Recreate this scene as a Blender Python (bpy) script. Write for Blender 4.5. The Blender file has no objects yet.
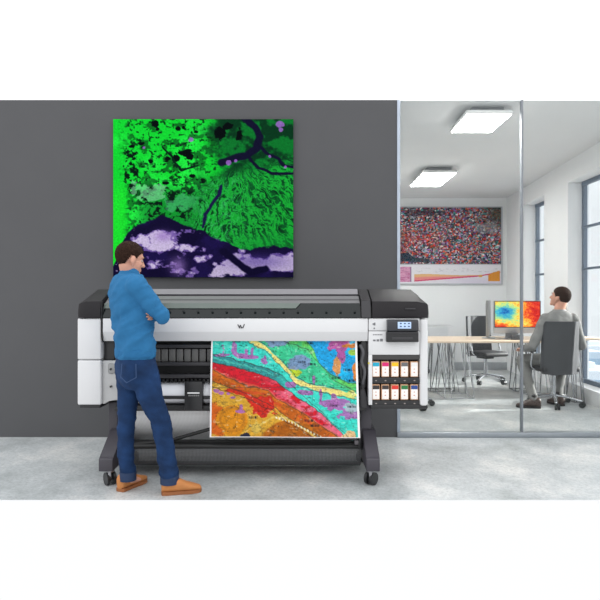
import bpy, bmesh, math, random
import numpy as np
from mathutils import Vector as V, Matrix, noise
random.seed(4)
SC = bpy.context.scene
COL = SC.collection
PI = math.pi
F = 571.0            # focal length in pixels of the 600 px frame
H = 1.345            # eye height
def X(px, Y): return (px - 300.0) / F * Y
def Z(py, Y): return H - (py - 300.0) / F * Y

# ------------------------------------------------------------------ materials
def lin(c):
    r = []
    for v in c:
        v = v / 255.0
        r.append(v / 12.92 if v <= 0.04045 else ((v + 0.055) / 1.055) ** 2.4)
    return r
MATS = {}
def mat(name, rgb, rough=0.5, metal=0.0, var=0.06, scale=8.0, bump=0.0, bscale=40.0, spec=0.5, coat=0.0):
    """Principled surface whose colour is varied by a noise texture."""
    if name in MATS: return MATS[name]
    m = bpy.data.materials.new(name); m.use_nodes = True
    nt = m.node_tree; b = nt.nodes['Principled BSDF']
    b.inputs['Roughness'].default_value = rough
    b.inputs['Metallic'].default_value = metal
    b.inputs['Specular IOR Level'].default_value = spec
    b.inputs['Coat Weight'].default_value = coat
    tc = nt.nodes.new('ShaderNodeTexCoord')
    n = nt.nodes.new('ShaderNodeTexNoise'); n.inputs['Scale'].default_value = scale; n.inputs['Detail'].default_value = 4
    r = nt.nodes.new('ShaderNodeValToRGB')
    c = lin(rgb)
    r.color_ramp.elements[0].position = 0.3; r.color_ramp.elements[1].position = 0.7
    r.color_ramp.elements[0].color = [max(0, x * (1 - var)) for x in c] + [1]
    r.color_ramp.elements[1].color = [min(1, x * (1 + var)) for x in c] + [1]
    nt.links.new(tc.outputs['Object'], n.inputs['Vector'])
    nt.links.new(n.outputs['Fac'], r.inputs['Fac'])
    nt.links.new(r.outputs['Color'], b.inputs['Base Color'])
    if bump:
        n2 = nt.nodes.new('ShaderNodeTexNoise'); n2.inputs['Scale'].default_value = bscale; n2.inputs['Detail'].default_value = 5
        bp = nt.nodes.new('ShaderNodeBump'); bp.inputs['Strength'].default_value = bump; bp.inputs['Distance'].default_value = 0.02
        nt.links.new(tc.outputs['Object'], n2.inputs['Vector'])
        nt.links.new(n2.outputs['Fac'], bp.inputs['Height'])
        nt.links.new(bp.outputs['Normal'], b.inputs['Normal'])
    MATS[name] = m
    return m
def attr_mat(name, rough=0.4, emit=0.0, spec=0.4, fine=0.0):
    """Printed surface: colours come from the mesh's computed colour attribute plus fine noise."""
    m = bpy.data.materials.new(name); m.use_nodes = True
    nt = m.node_tree; b = nt.nodes['Principled BSDF']
    a = nt.nodes.new('ShaderNodeAttribute'); a.attribute_name = 'print'
    out = a.outputs['Color']
    if fine:
        n = nt.nodes.new('ShaderNodeTexNoise'); n.inputs['Scale'].default_value = 90; n.inputs['Detail'].default_value = 4
        mr = nt.nodes.new('ShaderNodeMapRange'); mr.inputs['From Min'].default_value = .35; mr.inputs['From Max'].default_value = .65
        mr.inputs['To Min'].default_value = 1 - fine; mr.inputs['To Max'].default_value = 1 + fine
        mx = nt.nodes.new('ShaderNodeVectorMath'); mx.operation = 'MULTIPLY'
        nt.links.new(n.outputs['Fac'], mr.inputs['Value'])
        nt.links.new(out, mx.inputs[0]); nt.links.new(mr.outputs['Result'], mx.inputs[1]); out = mx.outputs[0]
    nt.links.new(out, b.inputs['Base Color'])
    b.inputs['Roughness'].default_value = rough; b.inputs['Specular IOR Level'].default_value = spec
    if emit:
        nt.links.new(out, b.inputs['Emission Color']); b.inputs['Emission Strength'].default_value = emit
    return m
def emit_mat(name, rgb, s):
    m = mat(name, rgb, .4); b = m.node_tree.nodes['Principled BSDF']
    b.inputs['Emission Color'].default_value = lin(rgb) + [1]; b.inputs['Emission Strength'].default_value = s
    return m
def glass_mat(name, tint, refl_ior=1.35, base_refl=0.0):
    m = bpy.data.materials.new(name); m.use_nodes = True
    nt = m.node_tree; nt.nodes.remove(nt.nodes['Principled BSDF'])
    o = nt.nodes['Material Output']
    t = nt.nodes.new('ShaderNodeBsdfTransparent'); t.inputs['Color'].default_value = list(tint) + [1]
    g = nt.nodes.new('ShaderNodeBsdfGlossy'); g.inputs['Roughness'].default_value = .02
    f = nt.nodes.new('ShaderNodeFresnel'); f.inputs['IOR'].default_value = refl_ior
    mx = nt.nodes.new('ShaderNodeMixShader')
    ge = nt.nodes.new('ShaderNodeNewGeometry'); iv = nt.nodes.new('ShaderNodeMath'); iv.operation = 'SUBTRACT'; iv.inputs[0].default_value = 1
    ml = nt.nodes.new('ShaderNodeMath'); ml.operation = 'MULTIPLY'      # one reflection per pane, off its outer face
    nt.links.new(ge.outputs['Backfacing'], iv.inputs[1]); nt.links.new(f.outputs[0], ml.inputs[0]); nt.links.new(iv.outputs[0], ml.inputs[1])
    nt.links.new(ml.outputs[0], mx.inputs[0]); nt.links.new(t.outputs[0], mx.inputs[1]); nt.links.new(g.outputs[0], mx.inputs[2])
    nt.links.new(mx.outputs[0], o.inputs['Surface'])
    return m
def mesh_fabric(name, rgb, cover, scale):
    """Open net fabric: a fine grid of threads with see-through holes."""
    m = bpy.data.materials.new(name); m.use_nodes = True
    nt = m.node_tree; b = nt.nodes['Principled BSDF']; o = nt.nodes['Material Output']
    b.inputs['Base Color'].default_value = lin(rgb) + [1]; b.inputs['Roughness'].default_value = .7
    tc = nt.nodes.new('ShaderNodeTexCoord')
    ws = []
    for ax in ('X', 'Z'):
        w = nt.nodes.new('ShaderNodeTexWave'); w.bands_direction = ax; w.inputs['Scale'].default_value = scale
        nt.links.new(tc.outputs['Object'], w.inputs['Vector']); ws.append(w)
    mx = nt.nodes.new('ShaderNodeMath'); mx.operation = 'MAXIMUM'
    nt.links.new(ws[0].outputs['Fac'], mx.inputs[0]); nt.links.new(ws[1].outputs['Fac'], mx.inputs[1])
    mr = nt.nodes.new('ShaderNodeMapRange'); mr.inputs['From Min'].default_value = 0.1; mr.inputs['From Max'].default_value = .9
    mr.inputs['To Min'].default_value = max(0, cover - .3); mr.inputs['To Max'].default_value = min(1, cover + .25)
    nt.links.new(mx.outputs[0], mr.inputs['Value'])
    t = nt.nodes.new('ShaderNodeBsdfTransparent'); ms = nt.nodes.new('ShaderNodeMixShader')
    nt.links.new(mr.outputs['Result'], ms.inputs[0]); nt.links.new(t.outputs[0], ms.inputs[1]); nt.links.new(b.outputs[0], ms.inputs[2])
    nt.links.new(ms.outputs[0], o.inputs['Surface'])
    return m

# ------------------------------------------------------------------ shapes
def box(bm, x0, x1, y0, y1, z0, z1, bev=0.0, seg=2):
    vs = [bm.verts.new((x, y, z)) for x in (x0, x1) for y in (y0, y1) for z in (z0, z1)]
    idx = [(0,1,3,2), (4,6,7,5), (0,4,5,1), (2,3,7,6), (0,2,6,4), (1,5,7,3)]
    fs = [bm.faces.new([vs[i] for i in f]) for f in idx]
    if bev > 0:
        es = list({e for f in fs for e in f.edges})
        bmesh.ops.bevel(bm, geom=es, offset=bev, segments=seg, profile=.5, affect='EDGES')
def prism_x(bm, prof, x0, x1, bev=0.0):
    """Profile of (y, z) points swept along x."""
    a = [bm.verts.new((x0, y, z)) for y, z in prof]; b = [bm.verts.new((x1, y, z)) for y, z in prof]
    n = len(prof); fs = [bm.faces.new(a), bm.faces.new(b[::-1])]
    for i in range(n): fs.append(bm.faces.new((a[i], b[i], b[(i+1) % n], a[(i+1) % n])))
    if bev > 0:
        bmesh.ops.bevel(bm, geom=list({e for f in fs for e in f.edges}), offset=bev, segments=2, profile=.5, affect='EDGES')
def poly_y(bm, pts, y0, y1, bev=0.0):
    """Outline of (x, z) points swept along y."""
    a = [bm.verts.new((x, y0, z)) for x, z in pts]; b = [bm.verts.new((x, y1, z)) for x, z in pts]
    n = len(pts); fs = [bm.faces.new(a), bm.faces.new(b[::-1])]
    for i in range(n): fs.append(bm.faces.new((a[i], b[i], b[(i+1) % n], a[(i+1) % n])))
    if bev > 0:
        bmesh.ops.bevel(bm, geom=list({e for f in fs for e in f.edges}), offset=bev, segments=2, profile=.5, affect='EDGES')
def skin_rings(bm, rings, close=True):
    rv = [[bm.verts.new(p) for p in r] for r in rings]
    n = len(rv[0])
    for a, b in zip(rv, rv[1:]):
        for i in range(n): bm.faces.new((a[i], a[(i+1) % n], b[(i+1) % n], b[i]))
    if close:
        bm.faces.new(rv[0][::-1]); bm.faces.new(rv[-1])
def ring(c, u, v, n=20, e=2.0):
    r = []
    for k in range(n):
        a = 2*PI*k/n; ca, sa = math.cos(a), math.sin(a)
        pa = math.copysign(abs(ca)**(2/e), ca); pb = math.copysign(abs(sa)**(2/e), sa)
        r.append(V(c) + V(u)*pa + V(v)*pb)
    return r
def tube(bm, pts, rad, n=12, ref=None, caps=True):
    """Round limb through pts; rad is one radius or one per point, or (side, depth) pairs with ref = side axis."""
    pts = [V(p) for p in pts]
    if not isinstance(rad, (list, tuple)): rad = [rad]*len(pts)
    rad = [r if isinstance(r, tuple) else (r, r) for r in rad]
    t0 = (pts[1]-pts[0]).normalized()
    up = V(ref) if ref is not None else (V((0,0,1)) if abs(t0.z) < .9 else V((1,0,0)))
    rings = []
    for i, p in enumerate(pts):
        if i == 0: t = pts[1]-pts[0]
        elif i == len(pts)-1: t = pts[-1]-pts[-2]
        else: t = (pts[i+1]-p).normalized() + (p-pts[i-1]).normalized()
        t = t.normalized() if t.length > 1e-9 else t0
        u = (up - t*up.dot(t)); u = u.normalized() if u.length > 1e-6 else t.orthogonal().normalized()
        v = t.cross(u); up = u
        a, b = rad[i]
        if caps and i == 0:
            for k in (0.25, .6, .85): 
                s = math.sqrt(max(0, 1-(1-k)**2)) if False else math.sin(k*PI/2)
                rings.append(ring(p - t*min(a,b)*math.cos(k*PI/2), u*a*s, v*b*s, n))
        rings.append(ring(p, u*a, v*b, n))
        if caps and i == len(pts)-1:
            for k in (.85, .6, .25):
                s = math.sin(k*PI/2)
                rings.append(ring(p + t*min(a,b)*math.cos(k*PI/2), u*a*s, v*b*s, n))
    skin_rings(bm, rings)
def cyl(bm, a, b, r, n=20, bev=0):
    tube(bm, [a, b], r, n, caps=False)
def ellipsoid(bm, c, ax, rad, nu=20, nv=12):
    c = V(c); rings = []
    for j in range(1, nv):
        th = PI*j/nv
        rings.append([c + V(ax[0])*rad[0]*math.sin(th)*math.cos(2*PI*k/nu) + V(ax[1])*rad[1]*math.sin(th)*math.sin(2*PI*k/nu)
                      + V(ax[2])*rad[2]*math.cos(th) for k in range(nu)])
    skin_rings(bm, rings)
def smooth_pts(pts, n=6):
    """Catmull-Rom through pts."""
    P = [V(p) for p in pts]; P = [P[0]*2-P[1]] + P + [P[-1]*2-P[-2]]
    out = []
    for i in range(1, len(P)-2):
        for k in range(n):
            t = k/n; a, b, c, d = P[i-1], P[i], P[i+1], P[i+2]
            out.append(.5*((2*b) + (c-a)*t + (2*a-5*b+4*c-d)*t*t + (3*b-a-3*c+d)*t**3))
    out.append(P[-2]); return out

# ------------------------------------------------------------------ objects
ORG = {}
def fin(me, angle=40):
    for p in me.polygons: p.use_smooth = True
    me.set_sharp_from_angle(angle=math.radians(angle))
def obj(name, bm, m, parent=None, org=None, angle=40):
    """Link the shape as ONE mesh object. Top level: its origin goes to org. Child: shares its thing's origin."""
    bmesh.ops.recalc_face_normals(bm, faces=bm.faces)
    if parent is not None: org = ORG[parent.name]
    o3 = V(org) if org is not None else V((0,0,0))
    if o3.length: bmesh.ops.translate(bm, vec=-o3, verts=bm.verts)
    me = bpy.data.meshes.new(name); bm.to_mesh(me); bm.free()
    for mm in (m if isinstance(m, (list, tuple)) else [m]): me.materials.append(mm)
    fin(me, angle)
    o = bpy.data.objects.new(name, me); COL.objects.link(o)
    ORG[o.name] = o3.copy()
    if parent is not None: o.parent = parent
    else: o.location = o3
    return o
def tag(o, label=None, cat=None, group=None, kind=None):
    if label: o['label'] = label
    if cat: o['category'] = cat
    if group: o['group'] = group
    if kind: o['kind'] = kind
    return o
def thing(name, label, cat, loc, group=None):
    o = bpy.data.objects.new(name, None); COL.objects.link(o); o.location = loc; o.empty_display_size = .1
    ORG[o.name] = V(loc)
    return tag(o, label, cat, group)
def struct(name, bm, m, **k):
    o = obj(name, bm, m, **k)
    if o.parent is None: o['kind'] = 'structure'
    return o
def dup(root, loc, rotz, label):
    r = root.copy(); COL.objects.link(r); r.location = loc; r.rotation_euler = (0, 0, rotz); r['label'] = label
    for ch in list(root.children):
        c = ch.copy(); COL.objects.link(c); c.parent = r
        for g in ch.children:
            d = g.copy(); COL.objects.link(d); d.parent = c
    return r
def NB(): return bmesh.new()
def bx(*a, **k):
    bm = NB(); box(bm, *a, **k); return bm
def organic(name, bm, m, voxel, smooth=4, parent=None, org=None, disp=None):
    """Fuse overlapping closed shapes into one continuous skin, smooth it, add folds."""
    bmesh.ops.recalc_face_normals(bm, faces=bm.faces)
    me = bpy.data.meshes.new('tmp'); bm.to_mesh(me); bm.free()
    t = bpy.data.objects.new('tmp', me); COL.objects.link(t)
    r = t.modifiers.new('r', 'REMESH'); r.mode = 'VOXEL'; r.voxel_size = voxel
    s = t.modifiers.new('s', 'SMOOTH'); s.factor = .5; s.iterations = smooth
    dg = bpy.context.evaluated_depsgraph_get()
    me2 = bpy.data.meshes.new_from_object(t.evaluated_get(dg))
    bpy.data.objects.remove(t)
    b2 = NB(); b2.from_mesh(me2); b2.normal_update()
    if disp:
        for v in b2.verts: v.co += v.normal * disp(v.co)
    return obj(name, b2, m, parent, org, angle=180)

# ------------------------------------------------------------------ 2D pattern tools (numpy)
def vnoise(u, v, seed):
    rs = np.random.RandomState(seed); T = rs.rand(64, 64)
    i = np.floor(u).astype(int); j = np.floor(v).astype(int)
    fu = u - i; fv = v - j; fu = fu*fu*(3-2*fu); fv = fv*fv*(3-2*fv)
    g = lambda a, b: T[a % 64, b % 64]
    return (g(i,j)*(1-fu)+g(i+1,j)*fu)*(1-fv) + (g(i,j+1)*(1-fu)+g(i+1,j+1)*fu)*fv
def fbm(u, v, s, seed, o=4):
    t = 0; a = .5; n = 0
    for k in range(o):
        t = t + a*vnoise(u*s, v*s, seed+k); n += a; a *= .55; s *= 2.03
    return t/n
def sst(a, b, x):
    t = np.clip((x-a)/(b-a), 0, 1); return t*t*(3-2*t)
def mixc(C, col, w):
    c = np.array(col, float); w = np.clip(w, 0, 1)[..., None]
    return C*(1-w) + c*w
def dpoly(u, v, pts):
    """Distance of every (u, v) to a polyline."""
    d = np.full(u.shape, 9.)
    for (x0, y0), (x1, y1) in zip(pts, pts[1:]):
        dx, dy = x1-x0, y1-y0; L = dx*dx+dy*dy+1e-12
        t = np.clip(((u-x0)*dx+(v-y0)*dy)/L, 0, 1)
        d = np.minimum(d, np.hypot(u-x0-t*dx, v-y0-t*dy))
    return d
def blob(u, v, x, y, rx, ry, n=None, k=.5):
    r = ((u-x)/rx)**2 + ((v-y)/ry)**2
    if n is not None: r = r + (n-.5)*k*4
    return sst(1.15, .85, r)
def srgb2lin(C):
    c = np.clip(C/255., 0, 1)
    return np.where(c <= .04045, c/12.92, ((c+.055)/1.055)**2.4)
def printed(name, colf, nx, ny, pos, m, parent=None, org=None):
    """A printed sheet: grid mesh nx x ny, pos(u, v) -> point, colf(U, V) -> sRGB colours."""
    us = np.linspace(0, 1, nx); vs = np.linspace(0, 1, ny)
    U, W = np.meshgrid(us, vs)
    C = srgb2lin(colf(U, W))
    if parent is not None: org = ORG[parent.name]
    o3 = V(org) if org is not None else V((0,0,0))
    verts = [tuple(V(pos(u, v)) - o3) for v in vs for u in us]
    faces = [(j*nx+i, (j+1)*nx+i, (j+1)*nx+i+1, j*nx+i+1) for j in range(ny-1) for i in range(nx-1)]
    me = bpy.data.meshes.new(name); me.from_pydata(verts, [], faces)
    a = me.color_attributes.new('print', 'FLOAT_COLOR', 'POINT')
    flat = np.ones((nx*ny, 4), np.float32); flat[:, :3] = C.reshape(-1, 3)
    a.data.foreach_set('color', flat.ravel())
    me.materials.append(m)
    for p in me.polygons: p.use_smooth = True
    o = bpy.data.objects.new(name, me); COL.objects.link(o); ORG[o.name] = o3.copy()
    if parent is not None: o.parent = parent
    else: o.location = o3
    return o
# ================================================================== camera, sky, light
cam = bpy.data.cameras.new('camera'); cam.lens = F/600*36; cam.sensor_width = 36
co = bpy.data.objects.new('camera', cam); COL.objects.link(co); co.location = (0, 0, H); co.rotation_euler = (PI/2, 0, 0)
SC.camera = co
SC.view_settings.view_transform = 'Standard'; SC.view_settings.look = 'None'; SC.view_settings.gamma = 1
SC.view_settings.exposure = 0.04
w = bpy.data.worlds.new('sky'); SC.world = w; w.use_nodes = True
bg = w.node_tree.nodes['Background']; bg.inputs['Color'].default_value = (.97, .985, 1, 1); bg.inputs['Strength'].default_value = 1.0
_n = w.node_tree; _tc = _n.nodes.new('ShaderNodeTexCoord'); _sx = _n.nodes.new('ShaderNodeSeparateXYZ'); _mr = _n.nodes.new('ShaderNodeMapRange')
_mr.inputs['From Min'].default_value = .15; _mr.inputs['From Max'].default_value = .95; _mr.inputs['To Min'].default_value = 1.0; _mr.inputs['To Max'].default_value = 2.3   # overcast sky, brightest overhead
_n.links.new(_tc.outputs['Generated'], _sx.inputs[0]); _n.links.new(_sx.outputs['Z'], _mr.inputs['Value']); _n.links.new(_mr.outputs['Result'], bg.inputs['Strength'])
sun = bpy.data.lights.new('sun', 'SUN'); sun.energy = 12.0; sun.angle = .02; sun.color = (1, .97, .92)
so = bpy.data.objects.new('sun', sun); COL.objects.link(so)
so.rotation_euler = V((-.93, -.12, -.285)).to_track_quat('-Z', 'Y').to_euler()

# ================================================================== room shell
WY = 5.6; BY = 11.0; TOP = Z(100, WY)          # grey wall plane, office back wall, ceiling height
FY = 1.345*F/200                               # front edge of the floor that the room set has
def rwx(Y): return 3.72 + .067*(Y-7.09)        # the office's right wall runs very slightly outwards
m_floor = mat('concrete', (196, 199, 199), .38, var=.10, scale=.9, spec=.4)
nt = m_floor.node_tree; b = nt.nodes['Principled BSDF']
tc = nt.nodes.new('ShaderNodeTexCoord')
mp = nt.nodes.new('ShaderNodeMapping'); mp.inputs['Scale'].default_value = (1.0, .8, 1); mp.inputs['Rotation'].default_value = (0, 0, .5)
n1 = nt.nodes.new('ShaderNodeTexNoise'); n1.inputs['Scale'].default_value = 1.7; n1.inputs['Detail'].default_value = 8; n1.inputs['Roughness'].default_value = .7
n2 = nt.nodes.new('ShaderNodeTexNoise'); n2.inputs['Scale'].default_value = 40; n2.inputs['Detail'].default_value = 6; n2.inputs['Roughness'].default_value = .75
r1 = nt.nodes.new('ShaderNodeValToRGB')
r1.color_ramp.elements[0].position = .32; r1.color_ramp.elements[0].color = lin((152, 157, 157)) + [1]
r1.color_ramp.elements[1].position = .68; r1.color_ramp.elements[1].color = lin((216, 215, 212)) + [1]
e = r1.color_ramp.elements.new(.5); e.color = lin((184, 188, 189)) + [1]
r2 = nt.nodes.new('ShaderNodeValToRGB')
r2.color_ramp.elements[0].position = .36; r2.color_ramp.elements[0].color = (.66, .66, .67, 1)
r2.color_ramp.elements[1].position = .54; r2.color_ramp.elements[1].color = (1, 1, 1, 1)
mu = nt.nodes.new('ShaderNodeMix'); mu.data_type = 'RGBA'; mu.blend_type = 'MULTIPLY'; mu.inputs['Factor'].default_value = .8
nt.links.new(tc.outputs['Object'], mp.inputs['Vector'])
nt.links.new(mp.outputs[0], n1.inputs['Vector']); nt.links.new(mp.outputs[0], n2.inputs['Vector'])
nt.links.new(n1.outputs['Fac'], r1.inputs['Fac']); nt.links.new(n2.outputs['Fac'], r2.inputs['Fac'])
nt.links.new(r1.outputs['Color'], mu.inputs['A']); nt.links.new(r2.outputs['Color'], mu.inputs['B'])
nt.links.new(mu.outputs['Result'], b.inputs['Base Color'])
bm = NB()
prism_x(bm, [(FY, 0), (BY+.3, 0), (BY+.3, -.12), (FY+.6, -.12)], -3.4, 4.6)
struct('floor', bm, m_floor)

m_grey = mat('grey_paint', (88, 88, 90), .75, var=.02, scale=3, bump=.02, bscale=120, spec=.25)
m_white = mat('white_plaster', (232, 233, 234), .8, var=.015, scale=2, spec=.2)
m_ceil = mat('ceiling_paint', (226, 227, 228), .85, var=.015, scale=2, spec=.2)
XE = X(397, WY)
struct('wall_left', bx(-3.4, XE, WY, WY+.12, 0, TOP), m_grey)
struct('wall_back', bx(-.6, 4.6, BY, BY+.12, 0, TOP), m_white)
struct('wall_side', bx(-.6, -.5, WY+.12, BY, 0, TOP), m_white)
bm = NB(); prism_x(bm, [(WY+.02, TOP), (BY+.12, TOP), (BY+.12, TOP+.15), (WY+.6, TOP+.15)], -.6, 4.6)
struct('ceiling', bm, m_ceil)
struct('baseboard_back', bx(-.5, rwx(BY), BY-.02, BY, 0, .15, bev=.004), mat('baseboard_grey', (158, 162, 166), .5))
# right wall with two tall window openings (built along its own run, then turned)
WIN = [(7.05, 8.07), (9.0, 9.97)]; SILL, HEAD = .19, 3.0; RD = .2
bm = NB()
def wseg(y0, y1, z0, z1):
    t = .3
    vs = []
    for dx in (0, t):
        for y in (y0, y1):
            for z in (z0, z1): vs.append(bm.verts.new((rwx(y)+dx, y, z)))
    for f in [(0,1,3,2), (4,6,7,5), (0,4,5,1), (2,3,7,6), (0,2,6,4), (1,5,7,3)]: bm.faces.new([vs[i] for i in f])
ys = [3.85] + [q for p in WIN for q in p] + [BY]
for i in range(len(ys)-1):
    if i % 2 == 0: wseg(ys[i], ys[i+1], 0, TOP)
    else: wseg(ys[i], ys[i+1], 0, SILL); wseg(ys[i], ys[i+1], HEAD, TOP)
struct('wall_right', bm, m_white)
m_frame = mat('window_frame_grey', (92, 106, 122), .45, var=.03)
m_pane = glass_mat('window_glass', (.97, .985, 1))
for k, (y0, y1) in enumerate(WIN):
    ym = (y0+y1)/2
    root = bpy.data.objects.new('window_%d' % (k+1), None); COL.objects.link(root); root.location = (rwx(ym)+RD, ym, SILL)
    ORG[root.name] = V(root.location); root['kind'] = 'structure'
    bm = NB()
    def fb(ya, yb, za, zb, d=.05):
        xa = rwx((ya+yb)/2)+RD; box(bm, xa, xa+d, ya, yb, za, zb)
    fw = .055
    fb(y0, y0+fw, SILL, HEAD); fb(y1-fw, y1, SILL, HEAD)
    fb(y0+fw, y1-fw, SILL, SILL+.06); fb(y0+fw, y1-fw, HEAD-fw, HEAD)
    obj('window_frame', bm, m_frame, root)
    bm = NB()
    for zb in (1.78, 2.36): fb(y0+fw, y1-fw, zb-.016, zb+.016, .04)
    obj('glazing_bar', bm, m_frame, root)
    bm = NB(); fb(y0+fw, y1-fw, SILL+.06, HEAD-fw, .012); obj('window_pane', bm, m_pane, root)
# glass partition in front of the office
root = bpy.data.objects.new('wall_front', None); COL.objects.link(root); root.location = (2, WY, 0); ORG[root.name] = V(root.location); root['kind'] = 'structure'
m_alu = mat('brushed_aluminium', (158, 164, 170), .35, metal=.6, var=.04)
m_glass = glass_mat('partition_glass', (.975, .985, .98), 1.28)
XJ = X(522, WY)
obj('bottom_rail', bx(XE, rwx(WY), WY-.03, WY+.05, 0, .05, bev=.004), m_alu, root)
obj('edge_channel', bx(XE, XE+.03, WY-.012, WY+.06, .05, TOP, bev=.004), mat('pale_channel', (176, 186, 200), .4, metal=.2), root)
obj('joint_profile', bx(XJ-.008, XJ+.008, WY-.014, WY+.04, .05, TOP, bev=.003), mat('joint_grey', (128, 132, 138), .65), root)
obj('glass_pane', bx(XE+.03, XJ-.009, WY+.005, WY+.015, .05, TOP), m_glass, root)
obj('glass_pane', bx(XJ+.009, rwx(WY), WY+.005, WY+.015, .05, TOP), m_glass, root)

# ceiling lamps
m_lampbody = mat('lamp_white', (236, 236, 236), .5)
m_lampdiff = emit_mat('lamp_diffuser', (255, 253, 250), 34)
for nm, (xa, xb, ya, yb), lab in (
        ('a', (1.66, 2.13, 5.70, 6.34), 'nearer and larger of the two square white ceiling lamps, just behind the glass wall'),
        ('b', (1.79, 2.30, 8.34, 9.34), 'farther and smaller of the two square white ceiling lamps, deeper in the office')):
    c = ((xa+xb)/2, (ya+yb)/2, TOP)
    t = thing('ceiling_lamp', lab, 'ceiling lamp', c, 'ceiling lamps in the office')
    obj('lamp_housing', bx(xa, xb, ya, yb, 3.205, 3.25, bev=.02, seg=3), m_lampbody, t)
    obj('diffuser', bx(xa+.015, xb-.015, ya+.02, yb-.02, 3.198, 3.206, bev=.003), m_lampdiff, t)
    obj('mounting_bracket', bx(xa+.09, xb-.06, ya+.1, yb-.1, 3.25, TOP), mat('bracket_grey', (150, 152, 156), .5), t)
# ================================================================== satellite picture on the grey wall
def sat(u, v):
    n1 = fbm(u, v, 7, 1); n2 = fbm(u, v, 28, 5); n3 = fbm(u, v, 60, 9, 3); n4 = fbm(u, v, 13, 21)
    coast = np.interp(u, [0,.03,.05,.08,.12,.2,.275,.34,.43,.49,.55,.63,.68,.76,.86,1],
                         [.93,.86,.78,.72,.68,.645,.61,.65,.69,.70,.75,.78,.81,.83,.805,.82])
    d = coast + (n2-.5)*.035*sst(.06,.2,u) - v
    C = np.zeros(u.shape+(3,)) + np.array((14, 200, 46))
    C = mixc(C, (30, 222, 62), sst(.45,.7,n1))
    # dark right hand side
    dark = sst(.50, .64, u + (n1-.5)*.25 - (v-.25)*.05)
    C = mixc(C, (8, 96, 38), dark*.9)
    C = mixc(C, (4, 44, 24), dark*sst(.48,.62,n4)*.9)
    low = sst(.42,.5,v+(n1-.5)*.12)*sst(.1,.2,u)
    C = mixc(C, (16, 120, 44), low*.75*(1-dark))
    C = mixc(C, (3, 26, 16), (1-dark)*sst(.55,.66,n2)*(.55+.5*low)*sst(.02,.12,u))
    C = mixc(C, (2, 22, 14), (1-dark)*sst(.6,.68,n3)*.8*sst(.0,.12,u))
    C = mixc(C, (2, 20, 14), blob(u,v,.10,.33,.035,.17,n2,.9)*sst(.40,.55,n3)*.95)
    for (x, y, rx, ry) in ((.225,.03,.02,.028),(.245,.065,.012,.012),(.165,.155,.024,.017),(.105,.17,.016,.01),(.21,.265,.014,.02),(.30,.255,.026,.022),
                           (.345,.25,.02,.024),(.405,.21,.035,.022),(.43,.235,.02,.02),(.36,.055,.014,.016),(.39,.05,.012,.012),(.29,.40,.02,.013),(.46,.08,.012,.01),(.44,.36,.02,.012),(.5,.39,.02,.02),(.59,.09,.03,.045),(.70,.10,.022,.04),(.63,.045,.03,.02)):
        C = mixc(C, (2, 8, 10), blob(u, v, x, y, rx, ry, n2, .8))
    C = mixc(C, (130, 200, 150), blob(u,v,.185,.46,.09,.06,n2,1.0)*.6)
    C = mixc(C, (90, 180, 130), blob(u,v,.40,.53,.10,.05,n2,1.2)*.45)
    # delta: branching bright veins
    wv = u + .10*(n1-.5); ww = v + .10*(n4-.5)
    p = wv*.80 + ww*.60; q = -wv*.60 + ww*.80
    ra = np.hypot(wv-.66, ww-.22); ta = np.arctan2(ww-.22, wv-.66)
    rid = 1-np.abs(2*fbm(ta*2.2+3, ra*1.1+.12*n2, 9, 33, 3)-1); _o = 1-np.abs(2*fbm(p*1.0, q*2.6, 15, 31, 3)-1)
    rid2 = 1-np.abs(2*fbm(q*1.2, p*2.0, 26, 41, 3)-1)
    delta = sst(.40,.55,u+(v-.5)*.25)*sst(.30,.42,v-(.62-u)*.3)*(d > 0)
    C = mixc(C, (6, 74, 32), delta*.7)
    C = mixc(C, (24, 168, 52), delta*sst(.80,.92,np.maximum(rid, _o*.97))*.92)
    C = mixc(C, (70, 190, 110), delta*sst(.86,.97,rid2)*.6*sst(.9,.5,u))
    C = mixc(C, (3, 26, 18), delta*sst(.62,.3,rid)*.75)
    C = mixc(C, (20, 150, 52), sst(.10,.0,np.abs(d-.03))*sst(.62,.8,u)*.55)
    C = mixc(C, (26, 214, 44), sst(.10,.04,u+(n1-.5)*.05)*sst(.35,.5,v)*.9)
    # rivers
    wu = u + (n4-.5)*.03; wv2 = v + (n1-.5)*.03
    C = mixc(C, (14, 14, 40), sst(.026,.017,dpoly(wu,wv2,[(.73,-.02),(.785,.05),(.815,.11),(.80,.18),(.745,.225),(.66,.245),(.60,.27)])) )
    C = mixc(C, (14, 14, 40), sst(.013,.007,dpoly(wu,wv2,[(.81,.16),(.86,.22),(.92,.25),(.95,.29),(1.02,.30)])))
    C = mixc(C, (14, 14, 40), sst(.012,.006,dpoly(wu,wv2,[(.76,.24),(.80,.31),(.88,.345),(1.02,.345)])))
    C = mixc(C, (22, 20, 62), sst(.012,.006,dpoly(wu,wv2,[(.60,.42),(.59,.48),(.53,.565),(.505,.60),(.495,.68)])))
    C = mixc(C, (4, 30, 20), sst(.008,.004,dpoly(wu,wv2,[(.27,.17),(.31,.22),(.37,.33),(.47,.30)])))
    for (x, y, r) in ((.43,.125,.016),(.925,.035,.022),(.93,.065,.014),(.64,.275,.014),(.68,.265,.009),(.17,.18,.01),(.955,.30,.01),(.87,.235,.009)):
        C = mixc(C, (150, 96, 186), blob(u, v, x, y, r, r*1.1, n2, .6)*.85)
    # sea with shoals
    S = np.zeros(u.shape+(3,)) + np.array((15, 9, 44))
    S = mixc(S, (34, 22, 84), sst(.45,.75,n1)*.6)
    def g(x, y, rx, ry): return np.exp(-(((u-x)/rx)**2+((v-y)/ry)**2))
    w1 = g(.27,.735,.07,.05)+g(.24,.79,.11,.03)+g(.30,.80,.05,.045)+g(.11,.75,.09,.04)+g(.36,.93,.055,.065)+g(.24,.88,.06,.035)+g(.20,.95,.05,.03)+g(.48,.88,.035,.02)+g(.42,.82,.06,.03)
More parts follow.
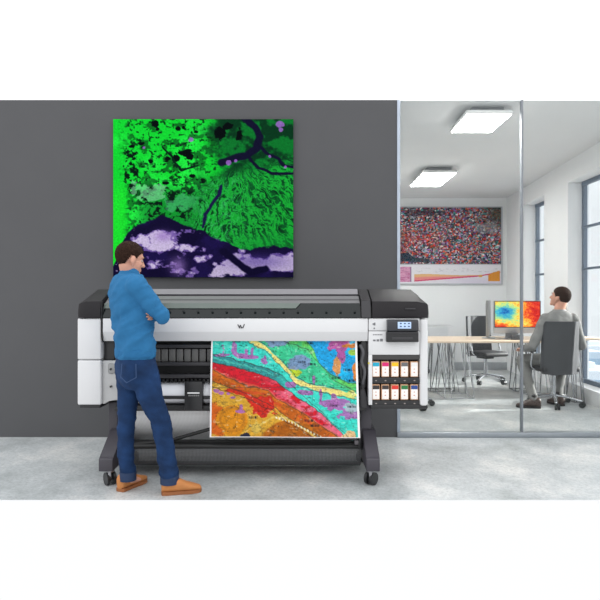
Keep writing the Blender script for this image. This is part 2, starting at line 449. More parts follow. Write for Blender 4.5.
    w2 = g(.60,.95,.10,.045)+g(.66,.86,.055,.03)+g(.78,.90,.16,.05)+g(.95,.92,.10,.08)+g(.54,.87,.03,.02)+g(.72,.95,.08,.03)
    n5 = fbm(u*1.0+v*.5, v*1.3-u*.3, 15, 55, 5); sh = (w1+w2)*.85 + (n5-.5)*2.6 + (n2-.5)*.8 - .05
    S = mixc(S, (104, 80, 150), sst(.38,.55,sh))
    S = mixc(S, (196, 180, 212), sst(.62,.95,sh + (n3-.5)*.7 + g(.60,.97,.1,.05)*.4))
    S = mixc(S, (150, 118, 186), (g(.36,.93,.045,.055)+g(.28,.74,.05,.035))*.75)
    S = mixc(S, (84, 62, 146), g(.80,.90,.17,.05)*.6)
    S = mixc(S, (14, 9, 42), sst(.028,.016,dpoly(wu,wv2,[(.62,.84),(.70,.92),(.76,.97),(.84,.95)])))
    S = mixc(S, (170, 150, 196), sst(.66,.74,n3)*sst(.2,.0,u)*.9)
    L = sst(-.004, .006, d)[..., None]
    return C*L + S*(1-L)
AX0, AX1, AZ0, AZ1 = X(113, 5.56), X(293.5, 5.56), Z(277.5, 5.56), Z(119, 5.56)
pic = thing('wall_picture', 'large green and violet satellite picture of a river delta on the grey wall', 'picture', ((AX0+AX1)/2, 5.59, AZ0))
obj('canvas_panel', bx(AX0, AX1, 5.562, WY-.001, AZ0, AZ1, bev=.003), mat('picture_edge', (40, 60, 50), .6), pic)
printed('printed_face', sat, 380, 334, lambda u, v: (AX0+.002+(AX1-AX0-.004)*u, 5.56, AZ1-.002-(AZ1-AZ0-.004)*v), attr_mat('satellite_print', .8, spec=.04, fine=.15), pic)

# ================================================================== geological map print
def geo(u, v):
    n1 = fbm(u, v, 6, 61); n2 = fbm(u, v, 20, 65); n3 = fbm(u, v, 50, 69, 3)
    def line(pts): 
        xs, ys = zip(*pts); return np.interp(u, [(x-40)/540 for x in xs], [(y-22)/345 for y in ys])
    vv = v + (n1-.5)*.05 + (n2-.5)*.03
    C = np.zeros(u.shape+(3,)) + np.array((46, 216, 196))              # turquoise
    C = mixc(C, (90, 226, 200), sst(.5,.7,n2)*.5)
    yl = line([(40,-120),(180,28),(240,55),(300,110),(350,165),(400,188),(480,208),(580,228)])
    gl = line([(40,-160),(200,0),(300,30),(400,60),(450,120),(490,170),(580,215)])
    bl = line([(40,-200),(300,-20),(390,28),(420,60),(440,110),(480,150),(540,175),(580,180)])
    C = mixc(C, (60, 206, 140), sst(0,.02,yl-.03-vv)*.85)
    C = mixc(C, (96, 214, 92), sst(-.03,.06,gl+.02-vv))
    C = mixc(C, (40, 186, 130), sst(.5,.62,n2)*sst(0,.02,yl-vv)*.6)
    C = mixc(C, (22, 160, 226), sst(-.01,.02,bl-vv))
    C = mixc(C, (20, 190, 240), sst(-.01,.02,bl-vv)*sst(.45,.65,n1)*.8)
    C = mixc(C, (240, 222, 120), sst(.032,.018,np.abs(vv-yl)+ (n2-.5)*.05))
    C = mixc(C, (188, 214, 40), blob(u,v,.575,.34,.04,.045,n2,.6))
    C = mixc(C, (120, 140, 190), blob(u,v,.60,.255,.07,.075,n2,.6)*.9)
    C = mixc(C, (130, 150, 200), blob(u,v,.45,.03,.07,.05,n2,.8)*.9)
    # teal band, red, pink, brown
    t1 = line([(40,74),(100,90),(180,112),(250,128),(300,150),(340,185),(580,400)])
    t2 = line([(40,102),(100,116),(200,142),(280,172),(340,215),(400,250),(470,305),(510,345),(530,372),(580,430)])
    r2 = line([(40,132),(100,160),(180,188),(250,200),(280,230),(340,258),(400,295),(480,350),(520,380),(580,420)])
    b2 = line([(40,170),(120,196),(200,222),(260,250),(320,296),(400,340),(450,372),(580,440)])
    mk = sst(-.006,.006,vv-t1)
    C = mixc(C, (44, 150, 150), mk*sst(.60,.42,u))
    C = mixc(C, (70, 200, 180), sst(.012,.004,np.abs(vv-t1-.035))*sst(.6,.4,u)*.8)
    C = mixc(C, (216, 26, 42), sst(-.005,.005,vv-t2))
    C = mixc(C, (232, 96, 124), sst(-.005,.005,vv-t2)*sst(.30,.55,u)*sst(.42,.58,n2+.1*sst(.4,.7,u)))
    C = mixc(C, (226, 120, 70), sst(-.03,.0,vv-r2)*.75)
    C = mixc(C, (196, 92, 22), sst(-.004,.006,vv-r2))
    C = mixc(C, (224, 112, 30), sst(-.004,.006,vv-r2)*sst(.45,.6,n2)*.8)
    C = mixc(C, (222, 164, 44), sst(-.004,.006,vv-b2))
    C = mixc(C, (206, 60, 30), sst(.025,.012,np.abs(vv-r2-.055))*sst(.5,.6,n2)*.6)
    # lower left gold field
    C = mixc(C, (220, 96, 24), blob(u,v,.02,.82,.09,.2,n1,.5))
    C = mixc(C, (226, 140, 20), blob(u,v,.15,.82,.10,.15,n1,.3))
    C = mixc(C, (196, 120, 24), sst(.012,.005,np.abs(np.hypot((u-.15)/.10,(v-.82)/.15)-.8)*.1)*.8)
    C = mixc(C, (214, 44, 26), sst(.030,.018,dpoly(u+(n2-.5)*.06,v+(n2-.5)*.06,[(.12,.52),(.24,.56),(.29,.65),(.34,.72)])))
    C = mixc(C, (222, 40, 28), blob(u,v,.36,.70,.085,.10,n2,.9))
    C = mixc(C, (214, 176, 70), blob(u,v,.31,.90,.03,.07,n2,.6))
    C = mixc(C, (178, 92, 18), blob(u,v,.53,1.02,.20,.17,n1,.25))
    C = mixc(C, (196, 110, 24), blob(u,v,.53,1.02,.20,.17,n1,.25)*sst(.5,.6,n3)*.6)
    C = mixc(C, (226, 190, 80), sst(.010,.005,dpoly(u,v,[(.33,.88),(.42,.80),(.50,.80),(.60,.88),(.70,.99)]))*.9)
    C = mixc(C, (238, 226, 180), sst(.012,.006,np.abs(dpoly(u,v,[(.44,.80),(.55,.85),(.64,.92),(.75,1.0)])))*(np.sin(u*300) > 0))
    C = mixc(C, (232, 190, 130), blob(u,v,.92,.99,.05,.06,n2,.7))
    for (x, y, rx, ry) in ((.085,.10,.016,.07),(.075,.17,.05,.02),(.16,.11,.02,.06),(.20,.175,.05,.025),(.265,.19,.05,.02),(.24,.12,.012,.06),(.28,.14,.014,.06),(.36,.235,.025,.03),(.37,.205,.01,.03),
                           (.545,.47,.03,.03),(.65,.55,.055,.028),(.70,.42,.01,.045),(.745,.58,.012,.06),(.80,.66,.06,.045),(.87,.68,.08,.06),(.94,.75,.09,.06),(.83,.62,.02,.05),(.20,.74,.035,.015),(.21,.70,.012,.04),(.04,.53,.02,.02),(.08,.56,.02,.02),(.12,.56,.02,.02),(.15,.60,.02,.012)):
        C = mixc(C, (172, 100, 176), blob(u, v, x, y, rx*.9, ry*.9, n2, 1.1)*.92)
    C = mixc(C, (160, 180, 190), blob(u,v,.95,.70,.05,.045,n2,.5))
    C = mixc(C, (186, 84, 160), blob(u,v,.885,.05,.08,.10,n2,.6)); C = mixc(C, (178, 84, 160), blob(u,v,.89,.16,.03,.09,n2,.5))
    C = mixc(C, (222, 150, 84), blob(u,v,.86,.30,.03,.10,n2,.6)); C = mixc(C, (222, 128, 50), blob(u,v,.985,.34,.02,.09,n2,.5))
    C = mixc(C, (206, 120, 50), blob(u,v,.97,.08,.06,.03,n2,.7)); C = mixc(C, (150, 200, 70), blob(u,v,.97,.14,.04,.03,n2,.6))
    C = mixc(C, (214, 222, 110), blob(u,v,.95,.56,.06,.03,n2,.9))
    # drawn lines and small black notes
    for a in (t1, t2, r2, b2, yl-.035, yl+.03, gl, bl, b2+.05): C = mixc(C, (50, 50, 50), sst(.007,.002,np.abs(vv-a))*.6)
    C = mixc(C, (40, 60, 60), sst(.010,.003,np.abs(n1-.5))*.35)
    C = C*(.86+.28*n3)[..., None]
    C = mixc(C, (250, 240, 220), sst(.70,.78,fbm(u, v, 33, 77, 3))*.35)
    C = mixc(C, (30, 30, 30), sst(.72,.78,fbm(u, v, 70, 73, 3))*.5)
    for (x, y) in ((.17,.03),(.67,.05),(.69,.26),(.93,.32),(.855,.40),(.66,.83),(.83,.68),(.95,.69),(.29,.80),(.70,.88),(.62,.24),(.95,.43)):
        C = mixc(C, (20, 24, 40), (np.abs(u-x) < .03)*(np.abs(v-y) < .012)*(np.sin(u*900) > -.3)*.85)
    C = mixc(C, (40, 40, 60), blob(u,v,.24,.985,.03,.025,n2,.6))
    C = mixc(C, (60, 70, 70), ((np.abs(u-.35) < .0022) | (np.abs(u-.69) < .0022) | (np.abs(v-.5) < .003))*.35)
    C = mixc(C, (44, 50, 50), sst(.030,.008,np.abs(n2-.42))*.30)
    _g = C.mean(-1, keepdims=True); C = _g + (C-_g)*.90; C = C*.95
    E = (u < .012) | (u > .987) | (v > .993)
    C = mixc(C, (236, 232, 232), E*1.0)
    return C
MY = 4.235
mp_root = None
def mpos(u, v):
    fall = v
    Y = MY + .055*(1-fall)**3 - .035*fall*fall + .012*math.sin(u*3.2+1)*fall
    Ym = 4.22
    px = 209.9 + (358.6-209.9)*u + (1.2*v*v - .8*(1-v))*u
    return (X(px, Ym), Y, Z(339.0+(437.0-339.0)*v, Ym))
mo = printed('map_print', geo, 330, 240, mpos, attr_mat('map_ink', .6, spec=.1), org=(X(285, 4.22), MY, Z(437, 4.22)))
tag(mo, 'colourful geological map on paper hanging out of the front of the printer', 'map print')

# ================================================================== poster in the office
def aerial(u, v):
    n1 = fbm(u, v, 4, 81); n2 = fbm(u*1.6, v, 10, 85)
    ku = np.floor((u+(n2-.5)*.05)*88 + 9*v); kv = np.floor((v+(n1-.5)*.12)*50)
    rs = np.random.RandomState(3); A = rs.rand(256, 256); B = rs.rand(256, 256)
    a = A[ku.astype(int) % 256, kv.astype(int) % 256]; bb = B[ku.astype(int) % 256, kv.astype(int) % 256]
    pal = np.array([(200,74,40),(160,150,170),(140,44,76),(66,60,90),(44,66,72),(150,144,160),(206,202,200),(70,150,146),(120,84,150),(56,44,50),(180,130,100),(36,44,56),(206,52,34),(96,108,118)], float)
    C = pal[np.clip((a*14).astype(int), 0, 13)]*(.62+.6*bb)[..., None]
    C = mixc(C, (196, 66, 36), sst(.45,.6,n1)*sst(.62,.3,u)*sst(.2,.5,v)*.22)
    C = mixc(C, (58, 66, 50), sst(.75,.95,u+(n1-.5)*.2)*sst(.5,.1,v)*.7)
    C = mixc(C, (150, 160, 166), blob(u,v,.86,.38,.10,.10,n2,.8)*.5)
    C = mixc(C, (22, 44, 62), blob(u,v,.06,.88,.12,.07,n2,.7)*.8); C = mixc(C, (22, 50, 62), blob(u,v,.22,.93,.1,.04,n2,.7)*.7)
    C = mixc(C, (36, 30, 46), blob(u,v,.28,.10,.2,.06,n2,.9)*.5)
    return C
def chart(u, v):
    n = fbm(u, v, 8, 91); n2 = fbm(u, v, 40, 95)
    C = np.zeros(u.shape+(3,)) + np.array((214, 212, 218))
    C = mixc(C, (196, 180, 208), sst(.55,.9,v)*sst(.3,.7,u)*.4)
    # small inset map
    ins = (u < .118)*(v > .10)*(v < .92)
    C = mixc(C, (206, 150, 180), ins); C = mixc(C, (176, 100, 140), ins*sst(.5,.6,n2)); C = mixc(C, (150, 120, 150), (np.abs(u-.118) < .006)*(v > .10)*(v < .92))
    # wedge
    x = (u-.155)/(1-.155)
    top = .50 + .06*x - .02*np.sin(x*9); bot = .86 - .36*x
    wd = (x > 0)*(x < .86)*(v > top)*(v < bot)
    C = mixc(C, (214, 170, 120), wd); C = mixc(C, (216, 130, 130), wd*sst(.35,.6,(v-top)/(bot-top+1e-4)))
    C = mixc(C, (196, 40, 100), (x > 0)*(x < .99)*(np.abs(v-(bot+.01-.12*sst(.7,1,x))) < .03))
    blk = (x > .85)*(v > .42-.10*(x-.85)/.15+(n2-.5)*.1)*(v < .88)*(x < .985)*(v-.42 > (.90-x)*2.5)
    C = mixc(C, (212, 140, 50), blk)
    C = mixc(C, (206, 150, 70), blob(u,v,.80,.60,.02,.06))
    C = mixc(C, (150, 150, 160), (v < .4)*(v > .15)*(n2 > .66)*.5)
    return C
PY = BY-.03
px0, px1, pz0, pz1 = X(394, PY), X(502.5, PY), Z(284.5, PY), Z(206.5, PY)
po = thing('wall_poster', 'poster of a speckled red aerial image above a small chart on the office back wall', 'poster', ((px0+px1)/2, PY, pz0))
obj('poster_board', bx(px0, px1, PY-.005, BY-.001, pz0, pz1, bev=.003), mat('poster_border', (176, 180, 186), .5), po)
sp = Z(264, PY)
printed('aerial_image', aerial, 260, 150, lambda u, v: (px0+.02+(px1-px0-.05)*u, PY-.007, pz1-.02-(pz1-.02-sp)*v), attr_mat('aerial_print', .7, spec=.08), po)
printed('profile_chart', chart, 220, 70, lambda u, v: (X(398.5, PY)+(px1-.03-X(398.5, PY))*u, PY-.007, sp-.02-(sp-.02-pz0-.02)*v), attr_mat('chart_print', .7, spec=.08), po)
# ================================================================== the wide format printer
BYF = 4.25                                      # plane of the printer's front
def px(p): return X(p, BYF)
def pz(p): return Z(p, BYF)
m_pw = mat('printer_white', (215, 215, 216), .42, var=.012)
m_pw2 = mat('printer_white_shaded', (206, 206, 207), .45, var=.012)  # same white, with the shade of the panel's lower half put into the colour
m_bk = mat('printer_black', (34, 34, 36), .38, var=.05)
m_dk = mat('printer_dark_grey', (52, 51, 54), .42, var=.05)
m_lid = mat('lid_charcoal', (42, 40, 42), .58, var=.05, spec=.22)
m_deep = mat('recess_black', (24, 24, 25), .6)
m_stand = mat('stand_grey', (62, 59, 66), .5, var=.04)
m_rail = mat('rail_black', (34, 34, 35), .45)
P = thing('wide_format_printer', 'wide white and black large format printer on a wheeled stand before the grey wall', 'printer', (px(252), 4.45, 0))
BK = 4.86
def lidprof(k=1.0, drop=0.0, inset=0.0):
    return [(4.245+inset, 1.212), (4.236+inset, 1.245), (4.252+inset, 1.335-drop*.25), (4.50, 1.432-drop), (4.78, 1.428-drop), (BK-inset, 1.32-drop*.3), (BK-inset, 1.212)]
def lid_loft(secs):
    bm = NB(); rings = []
    for x, d, ins in secs: rings.append([(x, y, z) for y, z in lidprof(1, d, ins)])
    skin_rings(bm, rings); return bm
# lids
bm = lid_loft([(px(76.8), .115, .035), (px(78.2), .075, .012), (px(81), .045, 0), (px(86), .004, 0), (px(100.8), 0, 0)])
obj('end_cover', bm, m_lid, P, angle=30)
bm = lid_loft([(px(372.2), 0, 0), (px(417), .004, 0), (px(424), .045, 0), (px(427.6), .075, .012), (px(429.2), .115, .035)])
rc = obj('end_cover', bm, m_lid, P, angle=30)
bm = NB(); box(bm, px(405), px(415), 4.232, 4.24, pz(309.3), pz(307.9)); obj('emboss', bm, m_dk, rc)
bm = NB(); prism_x(bm, [(4.262, 1.212), (4.262, 1.25), (4.30, 1.295), (4.43, 1.35), (4.52, 1.405), (4.78, 1.405), (BK-.01, 1.32), (BK-.01, 1.212)], px(100.8), px(372.2))
obj('lid_core', bm, m_deep, P)
# centre lid: top rail, bands, window
def slab(p, q, t, x0, x1):
    """plate between profile points p and q (y, z), thickness t behind it."""
    d = V((0, q[0]-p[0], q[1]-p[1])); n = V((1, 0, 0)).cross(d).normalized()
    if n.y > 0: n = -n
    bm = NB()
    prism_x(bm, [p, q, (q[0]-n.y*t, q[1]-n.z*t), (p[0]-n.y*t, p[1]-n.z*t)], x0, x1); return bm
def PP(py, Y): return (Y, Z(py, Y))
m_silver = mat('lid_silver', (118, 116, 120), .5, metal=.2, var=.04)
m_band = mat('lid_band_grey', (98, 97, 99), .35, metal=.1, var=.04)
m_green = mat('window_flap', (98, 108, 102), .22, var=.05)
m_win = mat('window_dark_glass', (16, 23, 24), .14, var=.08, spec=.35)
obj('top_rail', slab(PP(294.2, 4.44), PP(289.0, 4.50), .02, px(103), px(360.5)), m_silver, P)
obj('top_band', slab(PP(303.2, 4.30), PP(296.0, 4.40), .02, px(103), px(360.5)), m_band, P)
bm = slab(PP(300.6, 4.345), PP(299.4, 4.36), .004, px(103), px(360.5)); bmesh.ops.translate(bm, verts=bm.verts, vec=(0, -.006, .003))
obj('band_groove', bm, m_dk, P)
W = obj('lid_window', slab((4.243, 1.214), PP(303.4, 4.296), .012, px(103), px(360.5)), m_win, P)
a = PP(308.2, 4.272); c = PP(303.5, 4.290)
bm = NB()
vs = []
for (y, z) in ((a[0]-.004, a[1]), (a[0]+.004, a[1]-.004), (c[0]+.002, c[1]), (c[0]-.006, c[1]+.003)):
    vs.append((bm.verts.new((px(103), y, z)), bm.verts.new((px(300.5) if z > 1.3 else px(295.5), y, z))))
for i in range(4): bm.faces.new((vs[i][0], vs[i][1], vs[(i+1) % 4][1], vs[(i+1) % 4][0]))
bm.faces.new([q[0] for q in vs]); bm.faces.new([q[1] for q in vs][::-1])
obj('window_flap', bm, m_green, P)
for k in range(18):
    x = px(112 + k*14.3)
    obj('window_tick', bx(x-.008, x+.008, 4.247, 4.256, pz(312.2), pz(310.6)), mat('tick_black', (22, 28, 29), .5), W)
obj('hinge_band', slab((4.238, 1.214), PP(300.5, 4.262), .02, px(361.5), px(370.6)), m_dk, P)
obj('hinge_band', slab(PP(300.3, 4.262), PP(289.2, 4.50), .02, px(361.5), px(370.6)), m_lid, P)
# white front panel
bm = NB(); prism_x(bm, [(4.245, pz(318.4)), (4.245, pz(331.5)), (4.262, pz(341.2)), (4.30, pz(341.2)), (4.42, pz(330)), (4.42, pz(318.4))], px(103), px(367.8), bev=.003)
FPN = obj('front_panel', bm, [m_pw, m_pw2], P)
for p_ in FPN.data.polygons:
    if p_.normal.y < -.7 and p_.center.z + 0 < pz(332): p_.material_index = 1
bm = NB()                                       # slanted strokes of the round logo
for (x0, z0, x1, z1) in ((238.0, 324.6, 239.6, 327.8), (239.4, 327.8, 240.5, 325.2), (241.0, 327.8, 243.0, 327.6), (243.0, 327.8, 244.4, 324.4), (240.6, 325.2, 241.6, 327.6)):
    tube(bm, [(px(x0), 4.243, pz(z0)), (px(x1), 4.243, pz(z1))], .0034, 6)
obj('logo', bm, mat('logo_ink', (52, 52, 54), .5), FPN)
# left covers
obj('side_cover', bx(px(77.2), px(101), BYF, BK, pz(359.7), pz(318.4), bev=.012, seg=3), m_pw, P)
obj('side_cover', bx(px(77.2), px(101), BYF, BK, pz(405), pz(360.3), bev=.012, seg=3), m_pw, P)
obj('base_trim', bx(px(79), px(99.5), BYF+.015, BK-.02, pz(408.6), pz(404.4), bev=.006), m_bk, P)
bm = NB(); tube(bm, smooth_pts([(px(102), 4.247, pz(302)), (px(101.8), 4.247, pz(320)), (px(102), 4.247, pz(338)), (px(103.5), 4.25, pz(341.5))], 4), .006, 8)
obj('lid_seam', bm, m_deep, P)
# inner moulding beside the left cover
bm = NB(); prof = [(101.2, 361), (118, 361), (118, 401), (107, 401), (105, 404), (101.2, 405)]
poly_y(bm, [(px(a_), pz(b_)) for a_, b_ in prof], 4.28, 4.6, bev=.006)
mo2 = obj('inner_moulding', bm, mat('moulding_grey', (184, 184, 184), .5), P)
bm = NB(); box(bm, px(107), px(114), 4.27, 4.285, pz(374), pz(364), bev=.01); obj('moulding_pocket', bm, mat('pocket_grey', (150, 150, 150), .5), mo2)
for zz in (369.5, 387):
    bm = NB(); cyl(bm, (px(110), 4.262, pz(zz)), (px(110), 4.282, pz(zz)), .008, 12); obj('screw', bm, m_bk, mo2)
bm = NB(); box(bm, px(102), px(112.5), 4.30, 4.5, pz(361), pz(341), bev=.008); obj('latch_block', bm, m_bk, P)
# print path under the front panel
obj('print_path_back', bx(px(104), px(369), 4.40, 4.80, pz(412), pz(335)), m_deep, P)
m_blk = mat('platen_grey', (92, 91, 90), .5, var=.06)
for k in range(32):
    x = 112 + k*7.75
    if 205 < x < 352: continue
    obj('platen_block', bx(px(x), px(x+6.7), 4.335, 4.40, pz(363), pz(350), bev=.006), m_blk, P)
obj('platen_rail', bx(px(112), px(367), 4.325, 4.41, pz(349), pz(345.3), bev=.004), m_dk, P)
obj('platen_rail', bx(px(112), px(367), 4.31, 4.41, pz(366.8), pz(363.2), bev=.006), m_dk, P)
obj('platen_rail', bx(px(112), px(367), 4.31, 4.41, pz(379.5), pz(375.6), bev=.006), m_dk, P)
bm = NB()
for k in range(60): box(bm, px(114+k*4.15), px(116.2+k*4.15), 4.33, 4.41, pz(384), pz(380.6))
obj('feed_comb', bm, m_bk, P)
obj('lower_bar', bx(px(112), px(367), 4.30, 4.36, pz(400.5), pz(397.2), bev=.008), m_rail, P)
obj('lower_bar', bx(px(112), px(367), 4.30, 4.40, pz(412.4), pz(407.2), bev=.01), m_rail, P)
br = obj('roll_bracket', bx(px(183.8), px(202), 4.27, 4.38, pz(411), pz(382), bev=.008), m_bk, P)
obj('bracket_mark', bx(px(187), px(199), 4.266, 4.272, pz(394), pz(392.8)), mat('mark_white', (230, 230, 230), .5), br)
bm = NB()
for k in range(6): box(bm, px(188+k*1.9), px(189.2+k*1.9), 4.266, 4.272, pz(396.6), pz(395.6))
obj('bracket_text', bm, mat('mark_grey', (140, 140, 140), .5), br)
obj('bracket_clip', bx(px(140.5), px(144), 4.29, 4.31, pz(407), pz(402.6), bev=.004), m_bk, P)
# loose dark parts right of the sheet
bm = NB(); poly_y(bm, [(px(a_), pz(b_)) for a_, b_ in ((361.5, 342), (367.6, 342), (367.6, 362), (366, 388), (361.5, 391), (360, 366))], 4.28, 4.40, bev=.006)
ac = obj('side_actuator', bm, m_bk, P)
obj('caution_mark', bx(px(367.9), px(369.6), 4.243, 4.252, pz(363.8), pz(362.4)), mat('caution_yellow', (220, 200, 60), .5), ac)
bm = NB(); tube(bm, smooth_pts([(px(361), 4.28, pz(346)), (px(363.5), 4.265, pz(353)), (px(362), 4.275, pz(362)), (px(365), 4.265, pz(372)), (px(363), 4.28, pz(384))], 5), .012, 8)
obj('cable', bm, mat('cable_grey', (78, 78, 82), .4), ac)
bm = NB(); poly_y(bm, [(px(a_), pz(b_)) for a_, b_ in ((360.5, 386), (364, 385), (368, 400), (368, 409), (360.5, 409))], 4.29, 4.40, bev=.006)
obj('side_actuator', bm, m_dk, P)
# right hand module
obj('module_body', bx(px(369.5), px(420), 4.36, BK, pz(405.5), pz(318.4)), m_deep, P)
obj('module_panel', bx(px(368.6), px(419.6), BYF, 4.36, pz(330.7), pz(318.4), bev=.004), m_pw, P)
MP = obj('module_panel', bx(px(368.6), px(419.6), BYF, 4.36, pz(354.8), pz(331.2), bev=.004), m_pw, P)
obj('module_side', bx(px(368.6), px(372.3), BYF, 4.36, pz(405), pz(354.8), bev=.003), m_pw, P)
obj('side_cover', bx(px(420), px(428.3), BYF, BK, pz(406.5), pz(318.4), bev=.02, seg=4), m_pw, P)
obj('module_shelf', bx(px(372.3), px(419.6), BYF+.004, 4.36, pz(359.7), pz(355.1), bev=.003), mat('shelf_dark', (58, 56, 56), .3, var=.1), P)
obj('module_base', bx(px(370.5), px(428), BYF+.005, BK-.02, pz(409.3), pz(404.8), bev=.008), m_bk, P)
obj('base_hook', bx(px(403), px(407), 4.4, 4.46, pz(411.5), pz(409), bev=.004), m_bk, P)
bay = obj('cartridge_bay', bx(px(372.3), px(419.8), 4.335, 4.37, pz(405), pz(359.8)), mat('bay_black', (34, 33, 34), .4), P)
obj('bay_ledge', bx(px(372.3), px(419.6), BYF+.006, 4.335, pz(383.6), pz(377.7), bev=.003), m_bk, bay)
obj('bay_ledge', bx(px(372.3), px(419.6), BYF+.006, 4.335, pz(405), pz(400.6), bev=.003), m_bk, bay)
CX = [376.2, 385.6, 395.2, 404.8, 414.6]
# control panel
bm = NB(); prism_x(bm, [(4.195, pz(320.4)), (4.215, pz(319.4)), (4.25, pz(319.4)), (4.25, pz(331.5)), (4.20, pz(331.2)), (4.188, pz(329.5))], px(386.4), px(417.2), bev=.005)
cp = obj('control_panel', bm, mat('panel_black', (46, 47, 52), .35, var=.05), P)
obj('screen', bx(px(396.3), px(409.4), 4.180, 4.196, pz(328.2), pz(321.6), bev=.002), emit_mat('panel_screen', (168, 190, 220), .35), cp)
bm = NB()
for i in range(3):
    for j in range(2): box(bm, px(398.2+i*4), px(400+i*4), 4.177, 4.182, pz(323.6+j*2.9), pz(322.6+j*2.9))
obj('screen_icon', bm, mat('icon_navy', (44, 62, 110), .5), cp)
cl = obj('panel_cradle', bx(px(385.6), px(417.6), 4.205, 4.25, pz(341.8), pz(331.4), bev=.007), m_bk, P)
obj('cradle_slot', bx(px(391), px(411.5), 4.200, 4.21, pz(339.2), pz(336.6), bev=.002), m_dk, cl)
obj('cradle_lip', bx(px(387), px(416.4), 4.198, 4.21, pz(333.2), pz(331.8), bev=.002), m_dk, cl)
# little signs printed on the module
m_sign = mat('sign_grey', (112, 112, 116), .5)
bm = NB()
for (a_, b_, c_, d_) in ((372.6, 323.2, 374.2, 325.0), (374.2, 322.6, 375.4, 325.4), (373.6, 327.6, 374.8, 329.2)):
    obj('panel_sign', bx(px(a_), px(c_), BYF-.0015, BYF+.002, pz(d_), pz(b_)), m_sign, MP)
for (a_, b_, c_, d_) in ((373, 339.6, 375.6, 341.2), (376.6, 339.4, 379.2, 341.4), (380, 338.8, 382.8, 341.4)):
    obj('panel_sign', bx(px(a_), px(c_), BYF-.0015, BYF+.002, pz(d_), pz(b_)), m_sign, MP)
for k in range(6): box(bm, px(373+k*1.65), px(374.1+k*1.65), BYF-.0015, BYF+.002, pz(335.2), pz(334.2))
obj('panel_text', bm, m_sign, MP)
# stand
for s, (c0, c1, f0, f1, fo) in enumerate(((108.6, 117.2, 98.5, 112.5, -1), (360.6, 371.6, 366.5, 380, 1))):
    yc = 4.36
    x0, x1 = X(c0, yc), X(c1, yc)
    obj('stand_column', bx(x0, x1, yc, yc+.16, .20, pz(405), bev=.006), m_stand, P)
    fx0, fx1 = X(f0, 4.09), X(f1, 4.09)
    bm = NB()                                   # long foot, tall at the column, low at the front
    pr = [(4.09, .115), (4.09, .205), (4.12, .212), (yc-.02, .36), (yc+.18, .36), (4.78, .21), (4.80, .115)]
    prism_x(bm, pr, fx0, fx1 if s == 0 else fx1, bev=.006)
    obj('stand_foot', bm, m_stand, P)
    for yk in (4.16, 4.73):
        xm = (fx0+fx1)/2 + (.014*fo*-1)
        bm = NB(); cyl(bm, (xm-.012, yk+.012, .045), (xm-.034, yk+.012, .045), .046, 20); cyl(bm, (xm+.034, yk+.012, .045), (xm+.012, yk+.012, .045), .046, 20)
        bmesh.ops.rotate(bm, verts=bm.verts, cent=(xm, yk, 0), matrix=Matrix.Rotation(fo*-.7, 3, 'Z'))
        ca = obj('caster', bm, m_bk, P)
        bm = NB(); box(bm, xm-.011, xm+.011, yk-.03, yk+.03, .03, .10, bev=.004); cyl(bm, (xm, yk, .095), (xm, yk, .118), .028, 14)
        obj('caster_fork', bm, mat('fork_steel', (150, 150, 154), .3, metal=.7), ca)
obj('stand_beam', bx(X(116, 4.42), X(362, 4.42), 4.43, 4.50, Z(446.5, 4.42), Z(441.5, 4.42), bev=.006), m_rail, P)
# catch basket of net fabric
m_net = mesh_fabric('basket_net', (244, 244, 244), 1.0, 30)
m_netd = mesh_fabric('basket_net_dark', (78, 78, 80), .88, 30)
bm = NB()
def sheet(bm, f, nu, nv):
    g = [[bm.verts.new(f(i/nu, j/nv)) for i in range(nu+1)] for j in range(nv+1)]
    for j in range(nv):
        for i in range(nu): bm.faces.new((g[j][i], g[j][i+1], g[j+1][i+1], g[j+1][i]))
bxa, bxb = X(118, 4.40), X(360, 4.40)
sheet(bm, lambda u, v: (bxa+(bxb-bxa)*u, 4.40+.22*v*v+.012*math.sin(u*9)*math.sin(v*PI), Z(411, 4.4)-(Z(411, 4.4)-Z(446, 4.4))*v), 60, 10)
bk = obj('basket_net', bm, m_net, P)
bm = NB()
sheet(bm, lambda u, v: (bxa+(bxb-bxa)*u, 4.33+.10*math.sin(v*2.6)*-.5+.34*v*v+.01*math.sin(u*11+1)*v, Z(447, 4.3)-(Z(447, 4.3)-Z(474, 4.3))*math.sin(v*PI/2)), 60, 12)
obj('basket_front', bm, m_netd, P)
bm = NB(); tube(bm, [(X(117, 4.32), 4.33, Z(446.5, 4.32)), (X(361, 4.32), 4.33, Z(446.5, 4.32))], .019, 12)
obj('basket_rod', bm, m_rail, P)
bm = NB(); tube(bm, [(X(118, 4.34), 4.34, Z(446, 4.34)), (X(168, 4.36), 4.36, Z(441, 4.36)), (X(240, 4.40), 4.38, Z(420, 4.40))], .014, 10)
obj('basket_arm', bm, m_rail, P)
obj('rod_bracket', bx(X(354.5, 4.3), X(358.5, 4.3), 4.29, 4.33, Z(444.5, 4.3), Z(440.5, 4.3), bev=.003), mat('bracket_mid', (104, 100, 104), .5), P)
obj('rod_bracket', bx(X(358.8, 4.3), X(361, 4.3), 4.29, 4.36, Z(448, 4.3), Z(437, 4.3), bev=.003), m_bk, P)

# paper roll lying in the printer
bm = NB(); cyl(bm, (px(119), 4.40, pz(395.5)), (px(358), 4.40, pz(395.5)), .086, 32)
ro = obj('paper_roll', bm, mat('roll_paper', (236, 237, 242), .6, var=.01), org=(px(238), 4.40, pz(407)))
tag(ro, 'roll of white paper lying inside the printer behind the dark bars', 'paper roll')

